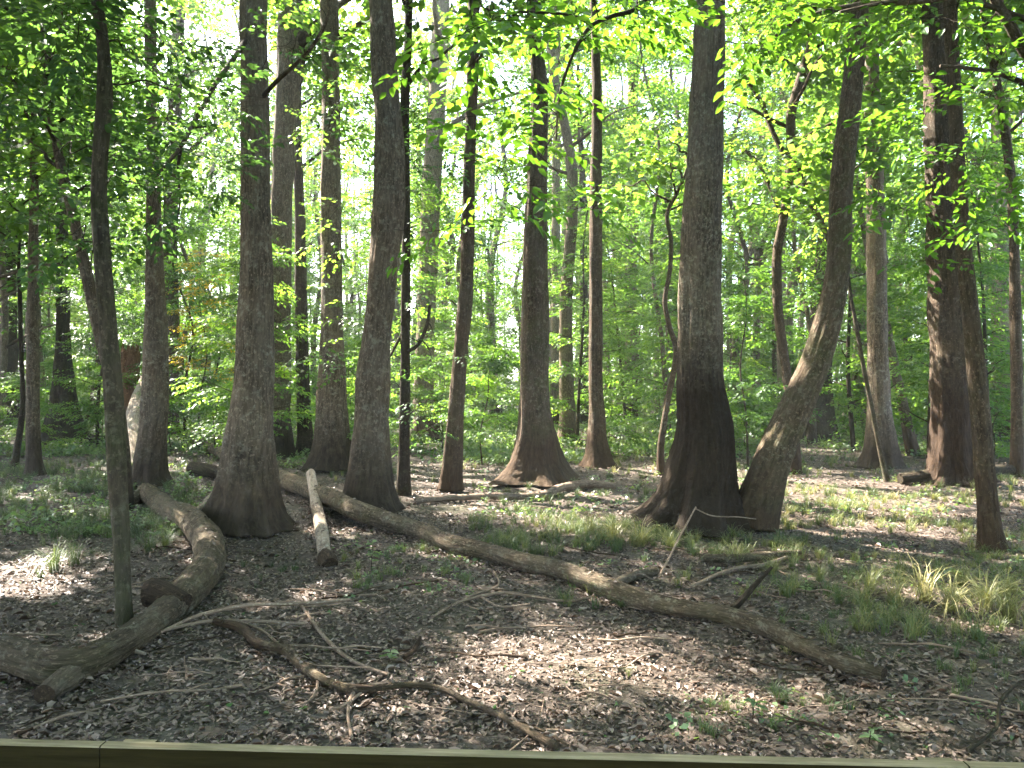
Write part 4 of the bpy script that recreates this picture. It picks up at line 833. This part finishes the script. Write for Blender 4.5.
def ground_plants():
    g = np.random.default_rng(41); G = Geo(); MULT = 2.0
    lowc = [blob(12, .16, .085, s) for s in (51, 52, 53)]; lowf = [blob(12, .30, .15, s) for s in (54, 55, 56)]
    for (x0, x1, y0, y1, n, tp, sc, zo) in [(-100, 1124, 410, 432, 2600, lowf, 1.1, .14), (-60, 1084, 428, 458, 1500, lowf, .8, .12), (440, 700, 425, 465, 700, lowf, .7, .12), (0, 220, 450, 540, 420, lowc, .9, .06), (220, 330, 440, 470, 120, lowc, 1., .07), (480, 1024, 462, 520, 260, lowc, .8, .05), (340, 480, 540, 600, 40, lowc, .6, .03), (560, 760, 540, 600, 50, lowc, .6, .03), (680, 1000, 690, 745, 40, lowc, .5, .02), (820, 1024, 520, 600, 90, lowc, .6, .03)]:
        n = int(n*(MULT if y1 < 466 else 1.2)); px = g.uniform(x0, x1, n); py = g.uniform(y0, y1, n); D = groundD(py); X = (px-512)*D/F; nz = np.sin(X*.9+2)+np.sin(D*.6-X*.4); k = nz > g.uniform(-2.4, 1.0, n)
        P = np.stack([X, D, gz(X, D)+zo*sc], -1)[k]; n = len(P)
        put(G, tp, P, g.uniform(0, 6.28, n), g.normal(0, .2, n), g.normal(0, .2, n), sc*g.uniform(.6, 1.4, n), g.uniform(.25, .85, n), g)
    tag(G.build('ground_plants', LEAF_LOW), 'low green leafy plants covering the floor under the far trees', 'ground cover', kind='stuff')
ground_plants()
def small_plant(px, py, h, n, label, sc=1., mat=LEAF_LOW):
    g = np.random.default_rng(int(px)); p = gpt(px, py); z = float(gz(p[0], p[1])); root = empty('seedling', (p[0], p[1], z), label, 'plant', None)
    G = Geo(); G.tube(smooth([[0, 0, -.02], [.01, 0, h*.5], [.02, .01, h]], 4), np.linspace(.004, .002, 9), 5); lv, lf = leaf6(.1*sc, .045*sc); L = Geo()
    zz = g.uniform(h*.3, h, n); v, f, r_ = inst(lv, lf, np.stack([.02*zz/h, 0*zz, zz], -1), rotm(np.arange(n)*2.4, g.uniform(-.1, .4, n), g.normal(0, .2, n)), g.uniform(.7, 1.2, n), None, g.uniform(.5, .9, n)); L.add(v, f, 0, r_)
    G.build('stem', BARK_DARK, root); L.build('leaf_cluster', mat, root)
small_plant(371, 572, .34, 16, 'leafy seedling with pale leaves right of the short pale log', 1.1)
small_plant(388, 660, .12, 6, 'tiny blue-green seedling above the forked dead branch', .9)
small_plant(752, 722, .14, 8, 'small green seedling low in the right foreground', .8)
small_plant(868, 747, .10, 7, 'tiny green seedling close behind the rail at right', .8)
small_plant(805, 600, .2, 9, 'small green seedling right of the grass before the giant trunk', .8)
small_plant(955, 585, .16, 9, 'small broad-leaved seedling in the right hand sun patch', 1.)

# ------------------------------------------------------------------ boardwalk rail at the bottom edge
def rail():
    m, n, out = newmat('weathered_wood'); tc = N(n, 'ShaderNodeTexCoord'); v = tc.outputs['Object']
    f = noise(n, mapping(n, v, (.5, 8, 8)), 6, 6, .7); f2 = noise(n, v, 3, 4, .6)
    col = mix(n, mrange(n, f, .3, .7), (.10, .08, .04), (.33, .27, .17)); col = mix(n, mrange(n, f2, .45, .7, 0, .6), col, (.12, .11, .065))
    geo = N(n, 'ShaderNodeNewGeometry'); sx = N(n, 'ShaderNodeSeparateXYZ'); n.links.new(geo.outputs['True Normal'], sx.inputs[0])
    side = mix(n, mrange(n, f, .3, .7), (.014, .011, .003), (.036, .028, .010))     # upright faces: backlit shade painted into the colour; top face: lit look, weathered pale
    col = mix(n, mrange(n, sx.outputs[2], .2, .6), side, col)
    b = N(n, 'ShaderNodeBsdfPrincipled'); n.links.new(col, b.inputs['Base Color']); b.inputs['Roughness'].default_value = .9; b.inputs['Specular IOR Level'].default_value = .08
    bp = N(n, 'ShaderNodeBump'); bp.inputs['Strength'].default_value = .8; bp.inputs['Distance'].default_value = .004; n.links.new(f, bp.inputs['Height']); n.links.new(bp.outputs[0], b.inputs['Normal']); n.links.new(b.outputs[0], out.inputs[0])
    D0 = 2.16; pl = px2w(0, 744.5, D0); ztop = pl[2]-.033
    root = empty('boardwalk_rail', (0, D0, 0), 'weathered greenish wooden boardwalk rail along the bottom of the view', 'rail')
    def box(x0, x1, y0, y1, z0, z1, bev=.004):
        b_ = bev; xs = [x0, x1]; G = Geo()
        prof = [(y0, z0), (y1, z0), (y1, z1-b_), (y1-b_, z1), (y0+b_, z1), (y0, z1-b_)]
        V = np.array([[x, y, z] for x in xs for (y, z) in prof]); G.add(V, np.array([[i, (i+1) % 6, 6+(i+1) % 6, 6+i] for i in range(6)]))
        for o_ in (0, 6): G.add(V[o_:o_+6], np.array([[0, 1, 2, 3], [0, 3, 4, 5]]))
        return G
    sl = -.0195   # the rail runs slightly downhill to the right in view
    xj = (88-512)*D0/F
    for (x0, x1, lab) in ((-3.1, xj-.002, None), (xj+.002, xj+2.44, None), (xj+2.444, xj+4.3, None)):
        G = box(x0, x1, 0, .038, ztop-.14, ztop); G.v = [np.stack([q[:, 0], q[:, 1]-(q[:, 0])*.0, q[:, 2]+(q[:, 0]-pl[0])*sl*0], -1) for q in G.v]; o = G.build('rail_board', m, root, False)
    for px in (108, 945):
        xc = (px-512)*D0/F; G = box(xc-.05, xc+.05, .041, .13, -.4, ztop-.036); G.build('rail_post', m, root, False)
    root.rotation_euler = (0, math.radians(.0), math.radians(-2.8)); root.location.z = 0
rail()

# ------------------------------------------------------------------ humid air
def haze():
    G = Geo(); x, y0, y1, z0, z1 = 720, -28, 930, -1.5, 44
    V = np.array([[sx*x, y, z] for z in (z0, z1) for (sx, y) in ((-1, y0), (1, y0), (1, y1), (-1, y1))]); G.add(V, np.array([[0, 3, 2, 1], [4, 5, 6, 7], [0, 1, 5, 4], [1, 2, 6, 5], [2, 3, 7, 6], [3, 0, 4, 7]]))
    m, n, out = newmat('haze'); v = N(n, 'ShaderNodeVolumePrincipled'); v.inputs['Color'].default_value = (.92, .96, 1, 1); v.inputs['Density'].default_value = HAZE; v.inputs['Anisotropy'].default_value = .2
    n.links.new(v.outputs[0], out.inputs['Volume']); o = G.build('haze', m, None, False); tag(o, 'thin humid haze in the air of the wood', kind='stuff')
haze()
